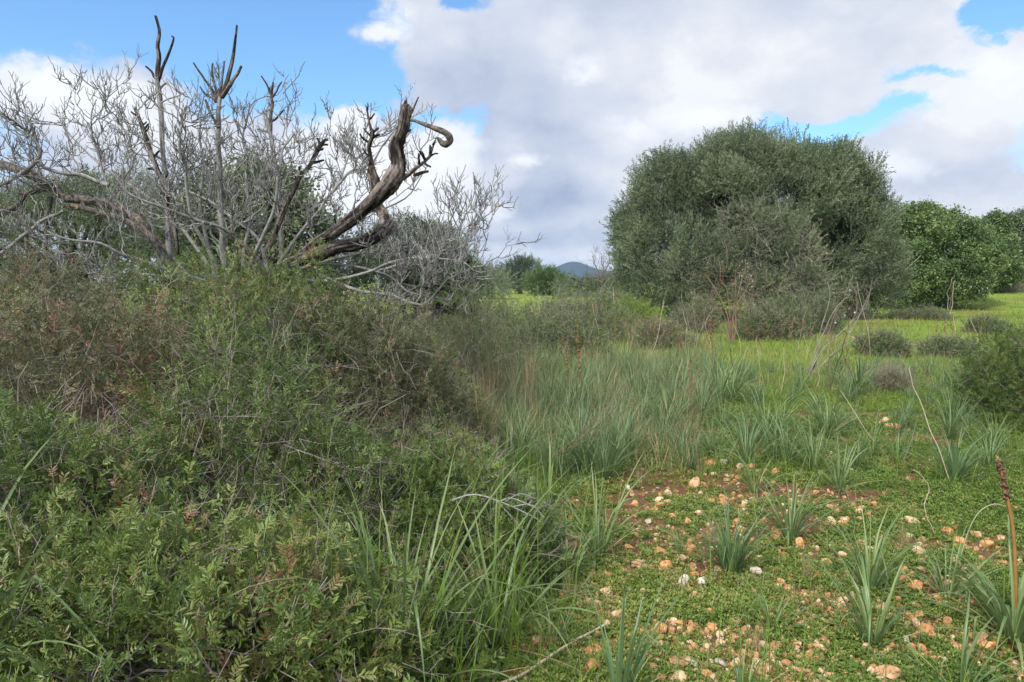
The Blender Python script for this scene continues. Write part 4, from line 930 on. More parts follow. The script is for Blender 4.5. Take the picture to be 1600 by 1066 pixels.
# reddish stems leaning right out of the lentisk edge
r, b = thing_at('dry_shrub_branch', 'bundle of reddish dry stems leaning right with a grey twiggy top', 'branch', 842, 745)
g = Geo(); g2 = Geo()
for k in range(4):
    e = (rngT.normal()*9, rngT.normal()*9)
    path, rad = pxpath([(842+rngT.normal()*3, 745, 1.8), (868+rngT.normal()*3, 715, 1.7), (905+e[0]*.5, 688+e[1]*.5, 1.5), (945+e[0], 655+e[1], 1.2), (988+e[0]*2, 612+e[1]*1.5, .8)], 18, b[1])
    tubes(g, (path-b)[None], rad[None]*.6, 5, [rngT.uniform(.2, .8)])
    twig_tree(g2, rngT, path-b, 5, .16, lo=.5, ups=.3, n2=3, n3=0, k=.24)
g.obj('stems', M['redtwig'], r, True); g2.obj('twigs', M['twig'], r, True)
# grey dead sprig lying on the lentisk
bq = P(735, 780, 3.55)
r = empty('dead_sprig', bq, 'grey dead sprig lying on the lentisk at the bottom centre', 'branch')
g = Geo(); 
for pt in ([(700, 790, 1.5), (740, 779, 1.6), (780, 790, 1.5), (830, 812, 1), (845, 822, .8)], [(780, 790, 1.3), (800, 785, 1.2), (838, 800, .8)], [(775, 788, 1.4), (800, 815, 1.2), (824, 842, .9)], [(800, 798, 1), (830, 795, .8), (850, 815, .7)], [(790, 790, 1), (812, 778, .8), (835, 785, .7)]):
    path, rad = pxpath(pt, 12, 3.55); path = path+[0, 0, .02]; tubes(g, (path-bq)[None], rad[None], 5, [.8])
    twig_tree(g, rngT, path-bq, 5, .06, lo=.3, ups=.1, n2=2, n3=0, k=.18)
g.obj('twigs', M['deadwood'], r, True)
# fallen stick
s0, s1 = G(818, 1066), G(942, 998)
r = empty('fallen_stick', (s0+s1)/2+[0, 0, .0], 'brown dry stick lying on the stones at the bottom edge', 'stick')
pth = smooth_path([s0+[-.12, -.08, .03], s0+[0, 0, .035], (s0+s1)/2+[.0, .015, .05], s1+[0, 0, .06], s1+[.02, .03, .065]], 22); g = Geo()
tubes(g, (pth-(s0+s1)/2)[None], np.linspace(.0065, .0045, 22)[None], 8, [.5]); g.obj('stick', M['palestem'], r, True)
# bare leaning stems + saplings
def fan(name, label, cat, base_uv, ends, y=None, mat='twig', r0=2.2, r1=.8, sub=6, blossom=0, group=None, k=.45, subl=.35):
    r, b = thing_at(name, label, cat, base_uv[0], base_uv[1], y, group); g = Geo(); allp = []
    for e in ends:
        bu = base_uv[0]+rngT.normal()*3
        p_, rad = pxpath([(bu, base_uv[1], r0), *[(q[0], q[1], r0*(1-.55*(i+1)/len(e))) for i, q in enumerate(e[:-1])], (e[-1][0], e[-1][1], r1)], 16, b[1]); p_ = wobble(p_, .012*b[1]/10, rngT)
        p_[:, 1] += np.linspace(0, rngT.normal()*.3, 16)
        tubes(g, (p_-b)[None], rad[None]*.55, 5, [rngT.uniform(.3, 1)]); allp.append(p_-b)
        if sub: twig_tree(g, rngT, p_-b, sub, subl, lo=.3, ups=.6, n2=3, n3=0, k=k*.75, curl=.2)
    g.obj('stems', M[mat], r, True)
    if blossom:
        g = Geo(); q = np.concatenate([a[9:] for a in allp[:2]]); V, f = q4(1, .8, .15)
        K = blossom*5; T = np.repeat(q[rngT.integers(0, len(q), blossom)]+rngT.normal(size=(blossom, 3))*.07, 5, 0)
        g.inst((V, f, np.array([.5])), frames(rnd_dir(K, rngT), scale=np.full(K, .024), rng=rngT), T, rngT.uniform(0, 1, K)); g.obj('blossoms', M['white'], r)
    return r
fan('bare_shrub', 'fan of long bare grey stems leaning right in front of the big wild olive', 'shrub', (1262, 590), [[(1290, 535), (1320, 480), (1340, 430)], [(1300, 540), (1350, 490), (1372, 440)], [(1280, 530), (1298, 470), (1300, 440)], [(1310, 548), (1345, 520), (1365, 475)], [(1290, 540), (1330, 500), (1333, 455)], [(1300, 550), (1330, 510), (1352, 455)], [(1275, 545), (1290, 500), (1320, 460)]], None, 'twig', 1.7, .8, 10, k=.45, subl=.4)
fan('flowering_stalk', 'brown stalk with pinkish buds and a few white flowers before the bare stems', 'stalk', (1295, 610), [[(1298, 560), (1296, 520), (1301, 455)], [(1297, 545), (1302, 510), (1306, 480)]], None, 'redtwig', 1.5, 1.0, 3, blossom=7, k=.25, subl=.12)
fan('almond_sapling', 'slender almond sapling dotted with white blossom before the big wild olive', 'sapling', (1143, 540), [[(1150, 480), (1160, 440), (1168, 402)], [(1148, 485), (1162, 450), (1172, 425)], [(1140, 480), (1135, 440), (1128, 405)], [(1138, 490), (1120, 450), (1105, 430)], [(1145, 480), (1145, 440), (1148, 415)], [(1135, 500), (1112, 470), (1095, 455)], [(1150, 490), (1175, 460), (1180, 435)]], None, 'redtwig', 2.0, .8, 7, blossom=26, k=.5, subl=.45)
fan('bare_shrub', 'leafless brown shrub left of the almond sapling', 'shrub', (1085, 545), [[(1075, 500), (1060, 460)], [(1085, 500), (1085, 455)], [(1095, 510), (1105, 465)], [(1100, 515), (1120, 480)], [(1070, 515), (1050, 490)]], None, 'twig', 1.7, .7, 8, k=.5, subl=.4)
fan('young_tree', 'thin pale young trunk in front of the fresh green carob', 'tree', (1478, 487), [[(1483, 462), (1487, 447), (1497, 430)], [(1486, 450), (1480, 440)]], None, 'twig', 1.1, .5, 2, k=.4, subl=.4)
fan('young_tree', 'thin pale forked stem at the right foot of the big wild olive', 'tree', (1399, 492), [[(1402, 465), (1412, 430), (1437, 400)], [(1398, 475), (1395, 457)]], None, 'palestem', 1.1, .6, 1, k=.7, subl=.5)
fan('bare_almond_tree', 'small leafless tree beside the left edge of the big wild olive', 'tree', (940, 462), [[(940, 440), (930, 415), (925, 398)], [(941, 440), (940, 415), (938, 393)], [(943, 440), (950, 415), (953, 396)], [(944, 445), (960, 425), (968, 405)], [(938, 445), (922, 430), (914, 412)]], 42, 'twig', 2.2, .8, 12, k=1.7, subl=1.0)
# ---------------------------------------------------------------- dry grass tufts
rngD = np.random.default_rng(123)
def tuft_geo(rng, n, L_, w, spread, droop, seg=4, tint=(.2, .8)):
    g = Geo(); az = rng.uniform(0, 2*PI, n)
    b = np.column_stack([rng.normal(size=n)*.035, rng.normal(size=n)*.035, np.zeros(n)-.01])
    ribbon(g, b, az, np.abs(rng.normal(size=n))*spread+.03, droop*rng.uniform(.1, 1.3, n), L_*rng.uniform(.4, 1.1, n), w*rng.uniform(.6, 1.3, n), rng, seg, fold=.1, tint=rng.uniform(*tint, n))
    return g
dry = [tuft_geo(np.random.default_rng(40+k), 60, .6, .0035, .22, .5, tint=(.1, .8)).mesh('dry_grass_blades', M['straw']) for k in range(5)]
def put_tuft(meshes, x, y, s_, name, label, group, cat='grass tuft'):
    o = bpy.data.objects.new(name, meshes[rngD.integers(0, len(meshes))]); COL.objects.link(o)
    o.location = (x, y, float(H(x, y))); o.rotation_euler = (0, 0, rngD.uniform(0, 6.28)); o.scale = (s_, s_, s_*rngD.uniform(.85, 1.2))
    tag(o, label, cat, group)
    return o
for k in range(46):
    y = rngD.uniform(6.2, 12.5); u = rngD.normal(745, 60); x = (u-800)/F*y
    put_tuft(dry, x, y, rngD.uniform(.8, 1.35), 'dry_grass_tuft', 'straw-coloured tuft in the dry grass between lentisk mass and asphodel bed', 'dry grass tufts')
for k in range(40):
    y = rngD.uniform(12, 26); u = rngD.uniform(720, 1010); x = (u-800)/F*y
    put_tuft(dry, x, y, rngD.uniform(.9, 1.5), 'dry_grass_tuft', 'straw tuft far back in the scrubby gap', 'dry grass tufts far back')
for k, (u, v) in enumerate([(1095, 745), (1110, 850), (1180, 1020), (1260, 905), (1520, 930), (1410, 860), (1000, 760), (890, 940), (1330, 660), (1450, 640), (1500, 690), (1380, 590)]):
    q = G(u, v)
    put_tuft(dry, q[0], q[1], .35, 'dry_grass_tuft', ['thin dry tuft at the foot of the grassy clump', 'thin dry tuft left of the upright grey-green clump', 'thin dry tuft near the bottom edge', 'thin dry tuft in the thick of the stones', 'thin dry tuft left of the brown flower stalk', 'thin dry tuft by the crooked pale twig', 'thin dry tuft at the lentisk edge', 'thin dry tuft by the large arching clump', 'thin dry tuft behind the rusty-hearted clump', 'thin dry tuft under the long pale stem', 'thin dry tuft left of the right-edge lentisk', 'thin dry tuft in front of the twiggy shrub'][k], 'thin dry tufts')

# ---------------------------------------------------------------- grass and weeds (uncountable)
def frustum_xy(n, y0, y1, u0, u1, rng, power=1.0):
    y = 1/(1/y1+(1/y0-1/y1)*rng.uniform(0, 1, n)**power); u = rng.uniform(u0, u1, n)
    return (u-800)/F*y, y
# thin green blades over the near ground and through the lentisk edge
def blades(n, y0, y1, u0, u1, L_, w, spread, droop, mat, name, seed, seg=4, soilw=.6, tint=(.2, .8), power=1.0, zoff=0):
    rng = np.random.default_rng(seed); x, y = frustum_xy(n, y0, y1, u0, u1, rng, power)
    nn = fbm(xy3(x, y, 1.7), seed, 3); keep = rng.uniform(0, 1, n) < np.clip((nn-.35)*4, .12, 1)*(1-soilw*soil(x, y)); x, y = x[keep], y[keep]; n = len(x)
    g = Geo(); b = np.column_stack([x, y, H(x, y)-.008+zoff])
    ribbon(g, b, rng.uniform(0, 2*PI, n), np.abs(rng.normal(size=n))*spread+.03, droop*rng.uniform(.1, 1.4, n), L_*rng.uniform(.35, 1.25, n), w*rng.uniform(.6, 1.3, n)*(1+y/30), rng, seg, fold=.1, tint=rng.uniform(*tint, n))
    o = g.obj(name, M[mat]); tag(o, kind='stuff'); return o
def bed(n):
    rng = np.random.default_rng(24); x, y = frustum_xy(n, 5.2, 14, 660, 1190, rng); u = x/y*F+800
    lo = np.interp(y, [5, 6, 9, 14], [860, 780, 720, 760]); hi = np.interp(y, [5, 6, 7.5, 9, 14], [900, 990, 1060, 1110, 1150])
    k = np.clip((u-lo)/60, 0, 1)*np.clip((hi-u)/60, 0, 1)*np.clip((y-5.4)/1.6, .0, 1)*np.clip((fbm(xy3(x, y, 1.6), 88, 3)-.36)*6, .08, 1)
    ok = rng.uniform(0, 1, n) < k; x, y = x[ok], y[ok]; n = len(x); g = Geo(); hh = .5+.9*fbm(xy3(x, y, .9), 89, 3)
    ribbon(g, np.column_stack([x, y, H(x, y)-.01]), rng.uniform(0, 2*PI, n), np.abs(rng.normal(size=n))*.45+.03, 1.2*rng.uniform(.1, 1.6, n), .5*hh*rng.uniform(.4, 1.2, n), .0055*rng.uniform(.5, 1.5, n), rng, 6, fold=.1, tint=np.clip(rng.normal(.48, .22, n), 0, 1))
    tag(g.obj('long_bed_grass', M['asph_blue']), kind='stuff')
blades(42000, 2.1, 13, 640, 2200, .075, .0024, .5, .9, 'grass', 'short_grass', 1)
blades(3600, 2.1, 6, -60, 2200, .34, .0032, .35, .8, 'grass', 'long_grass', 2, seg=6, soilw=.3)
blades(700, 2.3, 3.6, -100, 900, .85, .0045, .28, .7, 'grass', 'grass_in_the_lentisk', 6, seg=8, soilw=0)
blades(9000, 5.5, 14, 560, 1640, .30, .0032, .35, .7, 'grass', 'tall_grass', 3, soilw=.2)
blades(11000, 8.5, 20, 560, 1120, .42, .0032, .3, .6, 'straw', 'tangled_dry_grass', 34, soilw=0, tint=(0, .7))
blades(16000, 8.5, 24, 560, 1130, .40, .004, .4, .7, 'scrub', 'tangled_grey_grass', 35, soilw=0)
blades(13000, 10, 30, 900, 2200, .30, .003, .3, .6, 'straw', 'dry_meadow_grass', 14, soilw=0)
blades(13000, 11, 34, 600, 2200, .24, .004, .4, .7, 'grass', 'green_meadow_tufts', 15, soilw=0)
bed(14000)
blades(6000, 5.2, 9, 640, 860, .35, .004, .6, 1.0, 'grass', 'edge_grass', 25, seg=5, soilw=0)
blades(8000, 2.1, 9, 820, 2200, .10, .0022, 1.1, .5, 'straw', 'dry_litter', 26, soilw=0)
blades(5000, 6, 14, 620, 1100, .42, .0030, .25, .6, 'straw', 'straw_grass', 4, soilw=0)
# meadow out to the trees
def meadow():
    rng = np.random.default_rng(5); n = 210000
    x, y = frustum_xy(n, 9, 60, 300, 2250, rng, .8)
    g = Geo(); h_ = rng.uniform(.4, 1.2, n)*np.interp(y, [9, 20, 60], [.09, .12, .22])
    nn = fbm(xy3(x, y, .8), 77, 3); h_ *= .5+1.1*nn
    w = np.interp(y, [9, 60], [.008, .06])*rng.uniform(.6, 1.4, n); az = rng.uniform(0, PI, n)
    le = rng.normal(size=(n, 2))*h_[:, None]*.45; z = H(x, y)-.01
    s_ = np.column_stack([np.cos(az)*w/2, np.sin(az)*w/2])
    V = np.stack([np.column_stack([x-s_[:, 0], y-s_[:, 1], z]), np.column_stack([x+s_[:, 0], y+s_[:, 1], z]), np.column_stack([x+le[:, 0], y+le[:, 1], z+h_])], 1).reshape(-1, 3)
    g.add(V, np.arange(3*n).reshape(-1, 3), np.clip(.1+.75*fbm(xy3(x, y, .35), 55, 3)+rng.normal(size=n)*.13, 0, 1))
    tag(g.obj('meadow_grass', M['meadow']), kind='stuff')
meadow()
# low weeds carpeting the stony ground
def rosette(rng, hgt):
    parts = []
    for k in range(7):
        az = k*2.4+rng.uniform(-.3, .3); ti = rng.uniform(.7, 1.4); d = np.array([math.cos(az)*math.sin(ti), math.sin(az)*math.sin(ti), math.cos(ti)])
        v, f = q4(rng.uniform(.008, .014), rng.uniform(.005, .008), .0012)
        parts.append((v@rotm(d, (.01, .02, 1)).T+np.array([math.cos(az), math.sin(az), 0])*.005+[0, 0, rng.uniform(.2, 1)*hgt], f, .5+rng.uniform(-.15, .15)))
    return merge(parts)
def carpet():
    rng = np.random.default_rng(8); tp = [rosette(rng, h_) for h_ in (.006, .012, .018, .026)]
    n = 190000; x, y = frustum_xy(n, 2.0, 13, 700, 2250, rng, .85)
    k = (1-.85*soil(x, y))*np.clip((fbm(xy3(x, y, 3.1), 63, 3)-.28)*5, .15, 1); keep = rng.uniform(0, 1, n) < k; x, y = x[keep], y[keep]; n = len(x)
    T = np.column_stack([x, y, H(x, y)+.001]); sc = rng.uniform(.7, 1.5, n)*np.interp(y, [2.5, 5, 13], [1, 1.25, 2.6])
    d = np.column_stack([rng.normal(size=n), rng.normal(size=n), rng.normal(size=n)*.15]); Mx = frames(d, None, sc, rng)
    w = rng.integers(0, 4, n); g = Geo(); ti = np.clip(.0+.55*fbm(xy3(x, y, .9), 31, 2)+.55*fbm(xy3(x, y, 4.5), 33, 3)+rng.normal(size=n)*.14, 0, 1)
    for i in range(4): s_ = w == i; g.inst(tp[i], Mx[s_], T[s_], ti[s_])
    tag(g.obj('ground_weeds', M['cover']), kind='stuff')
carpet()
def big_weeds():
    rng = np.random.default_rng(18); tp = []
    for q in range(4):
        parts = []
        for k in range(9):
            az = k*2.4+rng.uniform(-.4, .4); ti = rng.uniform(.9, 1.45); d = np.array([math.cos(az)*math.sin(ti), math.sin(az)*math.sin(ti), math.cos(ti)])
            v, f = leaf6(rng.uniform(.025, .055), rng.uniform(.008, .016), .002, .008); parts.append((v@rotm(d, (.01, .02, 1)).T+[0, 0, .004], f, .5+rng.uniform(-.2, .2)))
        tp.append(merge(parts))
    n = 9000; x, y = frustum_xy(n, 2.1, 10, 780, 2200, rng, .8); ok = rng.uniform(0, 1, n) < (1-.6*soil(x, y))*np.clip((fbm(xy3(x, y, 2), 93, 3)-.4)*5, .05, 1); x, y = x[ok], y[ok]; n = len(x)
    w = rng.integers(0, 4, n); g = Geo(); d = np.column_stack([rng.normal(size=(n, 2)), rng.normal(size=n)*.1]); Mx = frames(d, None, rng.uniform(.6, 1.3, n), rng); T = np.column_stack([x, y, H(x, y)+.004])
    for i in range(4): s_ = w == i; g.inst(tp[i], Mx[s_], T[s_], np.clip(rng.normal(.45, .2, s_.sum()), 0, .95))
    tag(g.obj('broad_weeds', M['cover']), kind='stuff')
big_weeds()

# ---------------------------------------------------------------- stones
import bmesh
def stone_mesh(seed, mat):
    rng = np.random.default_rng(seed); bm = bmesh.new(); bmesh.ops.create_icosphere(bm, subdivisions=3, radius=1)
    V = np.array([v.co[:] for v in bm.verts]); s_ = rng.uniform(0, 50)
    for q in range(9):    # chip flat faces
        d = rnd_dir(1, rng)[0]; c = rng.uniform(.55, .85); t = V@d; V = V-np.outer(np.maximum(t-c, 0)*.92, d)
    V = V*(1+.22*(fbm(V*1.3+s_, seed, 3)-.5)[:, None]*2+.05*(fbm(V*5+s_, seed, 2)-.5)[:, None]*2)
    V = V*np.array([1, rng.uniform(.6, .9), rng.uniform(.45, .72)])
    for v, c in zip(bm.verts, V): v.co = c
    me = bpy.data.meshes.new('stone'); bm.to_mesh(me); bm.free(); me.materials.append(M[mat])
    me.polygons.foreach_set('use_smooth', np.ones(len(me.polygons), bool)); me.set_sharp_from_angle(angle=math.radians(28)) if hasattr(me, 'set_sharp_from_angle') else None
    return me
SM = {m: [stone_mesh(i*7+j, m) for i in range(4)] for j, m in enumerate(['st_orange', 'st_pink', 'st_buff', 'st_white', 'st_grey'])}
CN = {'st_orange': 'orange', 'st_pink': 'pinkish', 'st_buff': 'buff', 'st_white': 'whitish', 'st_grey': 'grey'}
placed = []
def stone(x, y, r, mat, label=None, sink=.10):
    o = bpy.data.objects.new('stone', SM[mat][rngD.integers(0, 4)]); COL.objects.link(o)
    o.location = (x, y, float(H(x, y))+r*(.5-sink)); o.scale = (r, r, r*rngD.uniform(.85, 1.15)); o.rotation_euler = (rngD.normal()*.25, rngD.normal()*.25, rngD.uniform(0, 6.28))
    o['category'] = 'stone'; o['group'] = 'stones on the red soil'
    if label: o['label'] = label
    placed.append([o, x, y, r, mat, label]); return o
hand = [(1068, 913, 16, 'st_white', 'white angular stone, left one of the pale pair by the upright clump'), (1096, 912, 17, 'st_white', 'pale rounded stone, right one of the pale pair by the upright clump'),
    (1395, 672, 15, 'st_orange', 'large flat orange stone on the green beyond the asphodel row'), (1382, 664, 11, 'st_buff', 'buff stone just left of the large flat orange one'), (1388, 1060, 24, 'st_pink', 'big pinkish stone cut by the bottom edge right of the middle'),
    (1425, 818, 17, 'st_buff', 'long buff stone below the pale crooked twig'), (1441, 895, 15, 'st_pink', 'rounded pink stone, right one of two in line in the lower right'), (1411, 897, 15, 'st_orange', 'rounded orange stone, left one of two in line in the lower right'),
    (1378, 958, 16, 'st_pink', 'pink block between the two narrow lower-right clumps'), (1436, 1026, 13, 'st_buff', 'buff stone by the bottom edge left of the stalk clump'), (1418, 1030, 10, 'st_white', 'small white stone beside the buff one at the bottom edge'),
    (1416, 1004, 12, 'st_white', 'flat whitish stone above the bottom-edge pair'), (1063, 975, 15, 'st_orange', 'cracked orange stone in front of the pale pair'), (1148, 973, 15, 'st_pink', 'pinkish lump with crumbs of red soil around it'), (1112, 982, 13, 'st_orange', 'orange stone in the cluster below the pale pair'),
    (964, 944, 12, 'st_buff', 'smooth buff stone above the fallen stick'), (1004, 926, 11, 'st_buff', 'buff stone on a red soil patch left of the pale pair'), (950, 899, 11, 'st_orange', 'orange stone at the lentisk edge'), (974, 909, 9, 'st_orange', 'smaller orange stone right of the one at the lentisk edge'),
    (925, 1052, 21, 'st_orange', 'big orange stone by the fallen stick at the bottom edge'), (895, 1052, 13, 'st_pink', 'pinkish stone under the fallen stick'), (1060, 1040, 20, 'st_pink', 'brownish pink block near the bottom edge'), (1086, 1043, 11, 'st_white', 'whitish stone touching the brownish pink block'),
    (1127, 1042, 18, 'st_grey', 'pale grey angular stone near the bottom edge'), (1103, 1060, 16, 'st_orange', 'orange wedge-shaped stone at the bottom edge'), (890, 1024, 11, 'st_grey', 'grey stone right beside the fallen stick'), (957, 1012, 13, 'st_orange', 'orange stone past the end of the fallen stick'),
    (985, 998, 12, 'st_orange', 'cracked orange stone right of the fallen stick'), (1300, 800, 13, 'st_pink', 'pinkish stone at the top of the right-hand stone patch'), (1308, 803, 9, 'st_orange', 'orange stone at the top of the right-hand stone patch'), (1316, 872, 15, 'st_pink', 'pink stone in the middle of the right-hand stone patch'),
    (1290, 882, 12, 'st_orange', 'orange stone left of the middle of the right-hand patch'), (1328, 865, 11, 'st_orange', 'orange stone right of the middle of the right-hand patch'), (1380, 845, 9, 'st_orange', 'round orange stone, last of a row of three'), (1366, 842, 8, 'st_pink', 'round pinkish stone, middle of a row of three'), (1352, 846, 8, 'st_orange', 'round orange stone, first of a row of three'),
    (1110, 728, 12, 'st_orange', 'orange stone below the grassy clump'), (1085, 760, 18, 'st_pink', 'flat heap-like pinkish stone below the grassy clump'), (1030, 791, 13, 'st_orange', 'orange stone in the green left of the patch'), (1042, 773, 11, 'st_buff', 'smooth buff stone in the green left of the patch'),
    (981, 764, 9, 'st_white', 'whitish stone by the asphodel bed'), (1116, 742, 9, 'st_buff', 'buff pebble-like stone below the rusty stub'), (1157, 733, 11, 'st_buff', 'buff stone left of a pale one under the asphodel row'), (1175, 732, 11, 'st_orange', 'orange stone under the asphodel row'), (1158, 718, 9, 'st_white', 'pale stone under the asphodel row'),
    (1552, 722, 13, 'st_orange', 'orange stone right of the lone blue-green clump'), (1525, 838, 14, 'st_pink', 'pinkish stone left of the brown flower stalk'), (1530, 1000, 17, 'st_pink', 'pink stone at the foot of the stalk clump'), (1250, 1030, 11, 'st_pink', 'pinkish stone near the bottom edge, right half')]
for u, v, rp, mat, lab in hand:
    q = G(u, v); stone(q[0], q[1], rp*q[1]/F*(.80 if rp < 20 else 1.0), mat, lab)
cl_c = [(1110, 970), (1080, 745), (1310, 870), (1290, 810), (1420, 900), (1240, 1020), (960, 940), (1060, 1045), (900, 1045), (1130, 735), (1460, 1020), (1370, 845), (1160, 780), (1500, 900), (1020, 790), (1200, 870), (1530, 830), (1340, 960), (1000, 870), (1060, 850), (1180, 750), (1250, 790), (1110, 800), (1010, 930), (1480, 820), (1150, 900)]
tries = 0
while len(placed) < 296 and tries < 20000:
    tries += 1
    if rngD.uniform() < .55:
        c = cl_c[rngD.integers(0, len(cl_c))]; u = c[0]+rngD.normal()*42; v = c[1]+rngD.normal()*22
    else:
        u = rngD.uniform(840, 1620); v = rngD.uniform(655, 1085)
        if rngD.uniform() > .25+.75*sstep(690, 800, v): continue
    if v < 655 or u > 1625: continue
    if u < np.interp(v, [655, 760, 850, 960, 1080], [1060, 985, 960, 910, 800]): continue
    q = G(u, v); r_ = float(np.clip(rngD.lognormal(-3.72, .42), .012, .045))
    if any((q[0]-p[1])**2+(q[1]-p[2])**2 < (r_+p[3])**2*.8 for p in placed): continue
    stone(q[0], q[1], r_, rngD.choice(['st_orange', 'st_pink', 'st_buff', 'st_white', 'st_grey'], p=[.52, .22, .20, .04, .02]))
# labels: colour, nearest plant, side, rank
short = {0: 'the large arching clump at bottom centre', 2: 'the bent-leaved clump at the lentisk edge', 4: 'the upright clump by the white stones', 5: 'the sparse thin clump', 6: 'the brown-stalked clump', 7: 'the clump spreading over stones', 8: 'the yellow-hearted clump among stones',
         9: 'the narrow clump near the bottom edge', 10: 'the yellow-hearted clump on the green', 11: 'the lone blue-green clump', 12: 'the rusty-hearted clump', 13: 'the dark upright clump', 14: 'the pale blue-green clump', 17: 'the clump left of the stone patch', 20: 'the grassy clump with the rusty stub', 22: 'the wispy bottom-edge clump', 23: 'the bottom right corner clump'}
ordn = ['nearest', 'second nearest', 'third nearest', 'fourth nearest', 'fifth nearest', 'sixth nearest', 'seventh nearest', 'eighth nearest', 'ninth nearest', 'tenth nearest', 'eleventh nearest', 'twelfth nearest', 'thirteenth nearest', 'fourteenth nearest', 'fifteenth nearest', 'sixteenth nearest', 'seventeenth nearest', 'eighteenth nearest', 'nineteenth nearest', 'twentieth nearest']
bk = {}
for p in placed:
    if p[5]: continue
    i = min(short, key=lambda k: (LM[k][1][0]-p[1])**2+(LM[k][1][1]-p[2])**2); dx, dy = p[1]-LM[i][1][0], p[2]-LM[i][1][1]
    sd = ('right of' if dx > 0 else 'left of') if abs(dx) > abs(dy) else ('behind' if dy > 0 else 'in front of')
    bk.setdefault((i, sd, CN[p[4]]), []).append((math.hypot(dx, dy), p))
for (i, sd, cn), l in bk.items():
    for k, (d, p) in enumerate(sorted(l, key=lambda a: a[0])):
        p[0]['label'] = f"{cn} stone {sd} {short[i]}, {ordn[min(k, 19)]}"
def gravel():
    rng = np.random.default_rng(17); V0 = []; g = {m: Geo() for m in ('st_orange', 'st_buff')}
    bm = bmesh.new(); bmesh.ops.create_icosphere(bm, subdivisions=2, radius=1); V = np.array([v.co[:] for v in bm.verts]); V = V*(1+.5*(fbm(V*1.2+4, 6, 2)-.5))[:, None]
    for q_ in range(6):
        d_ = rnd_dir(1, rng)[0]; t_ = V@d_; V = V-np.outer(np.maximum(t_-.6, 0)*.9, d_)
    Fq = np.array([[v.index for v in f.verts] for f in bm.faces]); bm.free()
    n = 20000; x, y = frustum_xy(n, 2.1, 10, 800, 2100, rng, .7); k = np.clip(soil(x, y)*.7+sstep(.50, .66, fbm(xy3(x, y, 1.4), 71, 3))*.8, .04, 1)*(1-.6*sstep(7, 10, y)); ok = (rng.uniform(0, 1, n) < k); x, y = x[ok], y[ok]; n = len(x)
    w = rng.uniform(0, 1, n) < .7; sz = np.clip(rng.lognormal(-4.6, .55, n), .003, .026)
    for m, s_ in (('st_orange', w), ('st_buff', ~w)):
        kk = s_.sum(); Vj = V*(1+.0*V); Mx = frames(rnd_dir(kk, rng), scale=sz[s_], rng=rng)*rng.uniform(.6, 1.1, (kk, 3, 1))
        g[m].inst((Vj, Fq, np.full(len(Fq), .5)), Mx, np.column_stack([x[s_], y[s_], H(x[s_], y[s_])+sz[s_]*.3]))
    tag(g['st_orange'].obj('gravel', M['gr_orange']), kind='stuff'); tag(g['st_buff'].obj('pale_gravel', M['gr_buff']), kind='stuff')
gravel()
# yellow flowers
def yflower():
    g = Geo(); V, f = q4(1, .6, .1); K = 9; az = np.arange(K)*2*PI/K
    d = np.column_stack([np.cos(az), np.sin(az), np.full(K, .35)]); g.inst((V, f, np.array([.5])), frames(d, scale=np.full(K, .016), rng=rngD), np.tile([0, 0, .28], (K, 1)).astype(float)); a = g.mesh('petals', M['yellow'])
    g = Geo(); tubes(g, smooth_path([[0, 0, -.02], [.008, 0, .14], [0, 0, .28]], 6)[None], np.full((1, 6), .0018), 4); return a, g.mesh('flower_stem', M['grass'])
ya, yb = yflower()
for (u, v, lab, hh) in [(955, 553, 'yellow flower above the asphodel bed right of the tall rusty spike', 1.0), (921, 533, 'yellow flower just right of the tall rusty spike top', 1.0), (872, 532, 'yellow flower left of the rusty spikes', .8), (1445, 520, 'yellow flower in the meadow by the right-hand scrub', .8), (1110, 856, 'yellow flower head at the left foot of the upright grey-green clump', .35), (1490, 528, 'yellow flower in the meadow beyond the right-edge lentisk', .8), (1226, 620, 'yellow flower in the grass of the right-hand row', .6), (1024, 470, 'yellow flower at the left foot of the big wild olive', 1)]:
    q = G(u, v+18); q[2] = float(H(q[0], q[1])); s_ = hh*max(1, q[1]/9); r = empty('yellow_flower', q, lab, 'flower', 'yellow flowers'); r.scale = (s_,)*3
    for n_, me in (('petals', ya), ('stem', yb)):
        o = bpy.data.objects.new(n_, me); COL.objects.link(o); o.parent = r

# ---------------------------------------------------------------- sky, sun, air, camera
W_ = bpy.data.worlds.new('World'); S.world = W_; W_.use_nodes = True
nt = W_.node_tree; nt.nodes.clear(); N = nt.nodes; K_ = nt.links
def val(x): 
    return x
def mth(op, a, b=None, c=None, clamp=False):
    n = N.new('ShaderNodeMath'); n.operation = op; n.use_clamp = clamp
    for i, q in enumerate((a, b, c)):
        if q is None: continue
        if isinstance(q, (int, float)): n.inputs[i].default_value = q
        else: K_.new(q, n.inputs[i])
    return n.outputs[0]
tc = N.new('ShaderNodeTexCoord'); DIR = tc.outputs['Generated']
def wnoise(sc, det=6, rough=.55, off=0, vec=None, dist=0):
    n = N.new('ShaderNodeTexNoise'); n.noise_dimensions = '3D'; n.inputs['Scale'].default_value = sc; n.inputs['Detail'].default_value = det; n.inputs['Roughness'].default_value = rough; n.inputs['Distortion'].default_value = dist
    mp = N.new('ShaderNodeMapping'); mp.inputs['Location'].default_value = (off, off*.7, -off); mp.inputs['Scale'].default_value = (1, 1, 1.5); K_.new(vec or DIR, mp.inputs[0]); K_.new(mp.outputs[0], n.inputs['Vector']); return n
sx = N.new('ShaderNodeSeparateXYZ'); K_.new(DIR, sx.inputs[0])
AZ = mth('ARCTAN2', sx.outputs[0], sx.outputs[1]); EL = mth('ARCSINE', sx.outputs[2])
wn = wnoise(5.0, 9, .62, 2.3); ws = N.new('ShaderNodeSeparateColor'); K_.new(wn.outputs['Color'], ws.inputs[0])
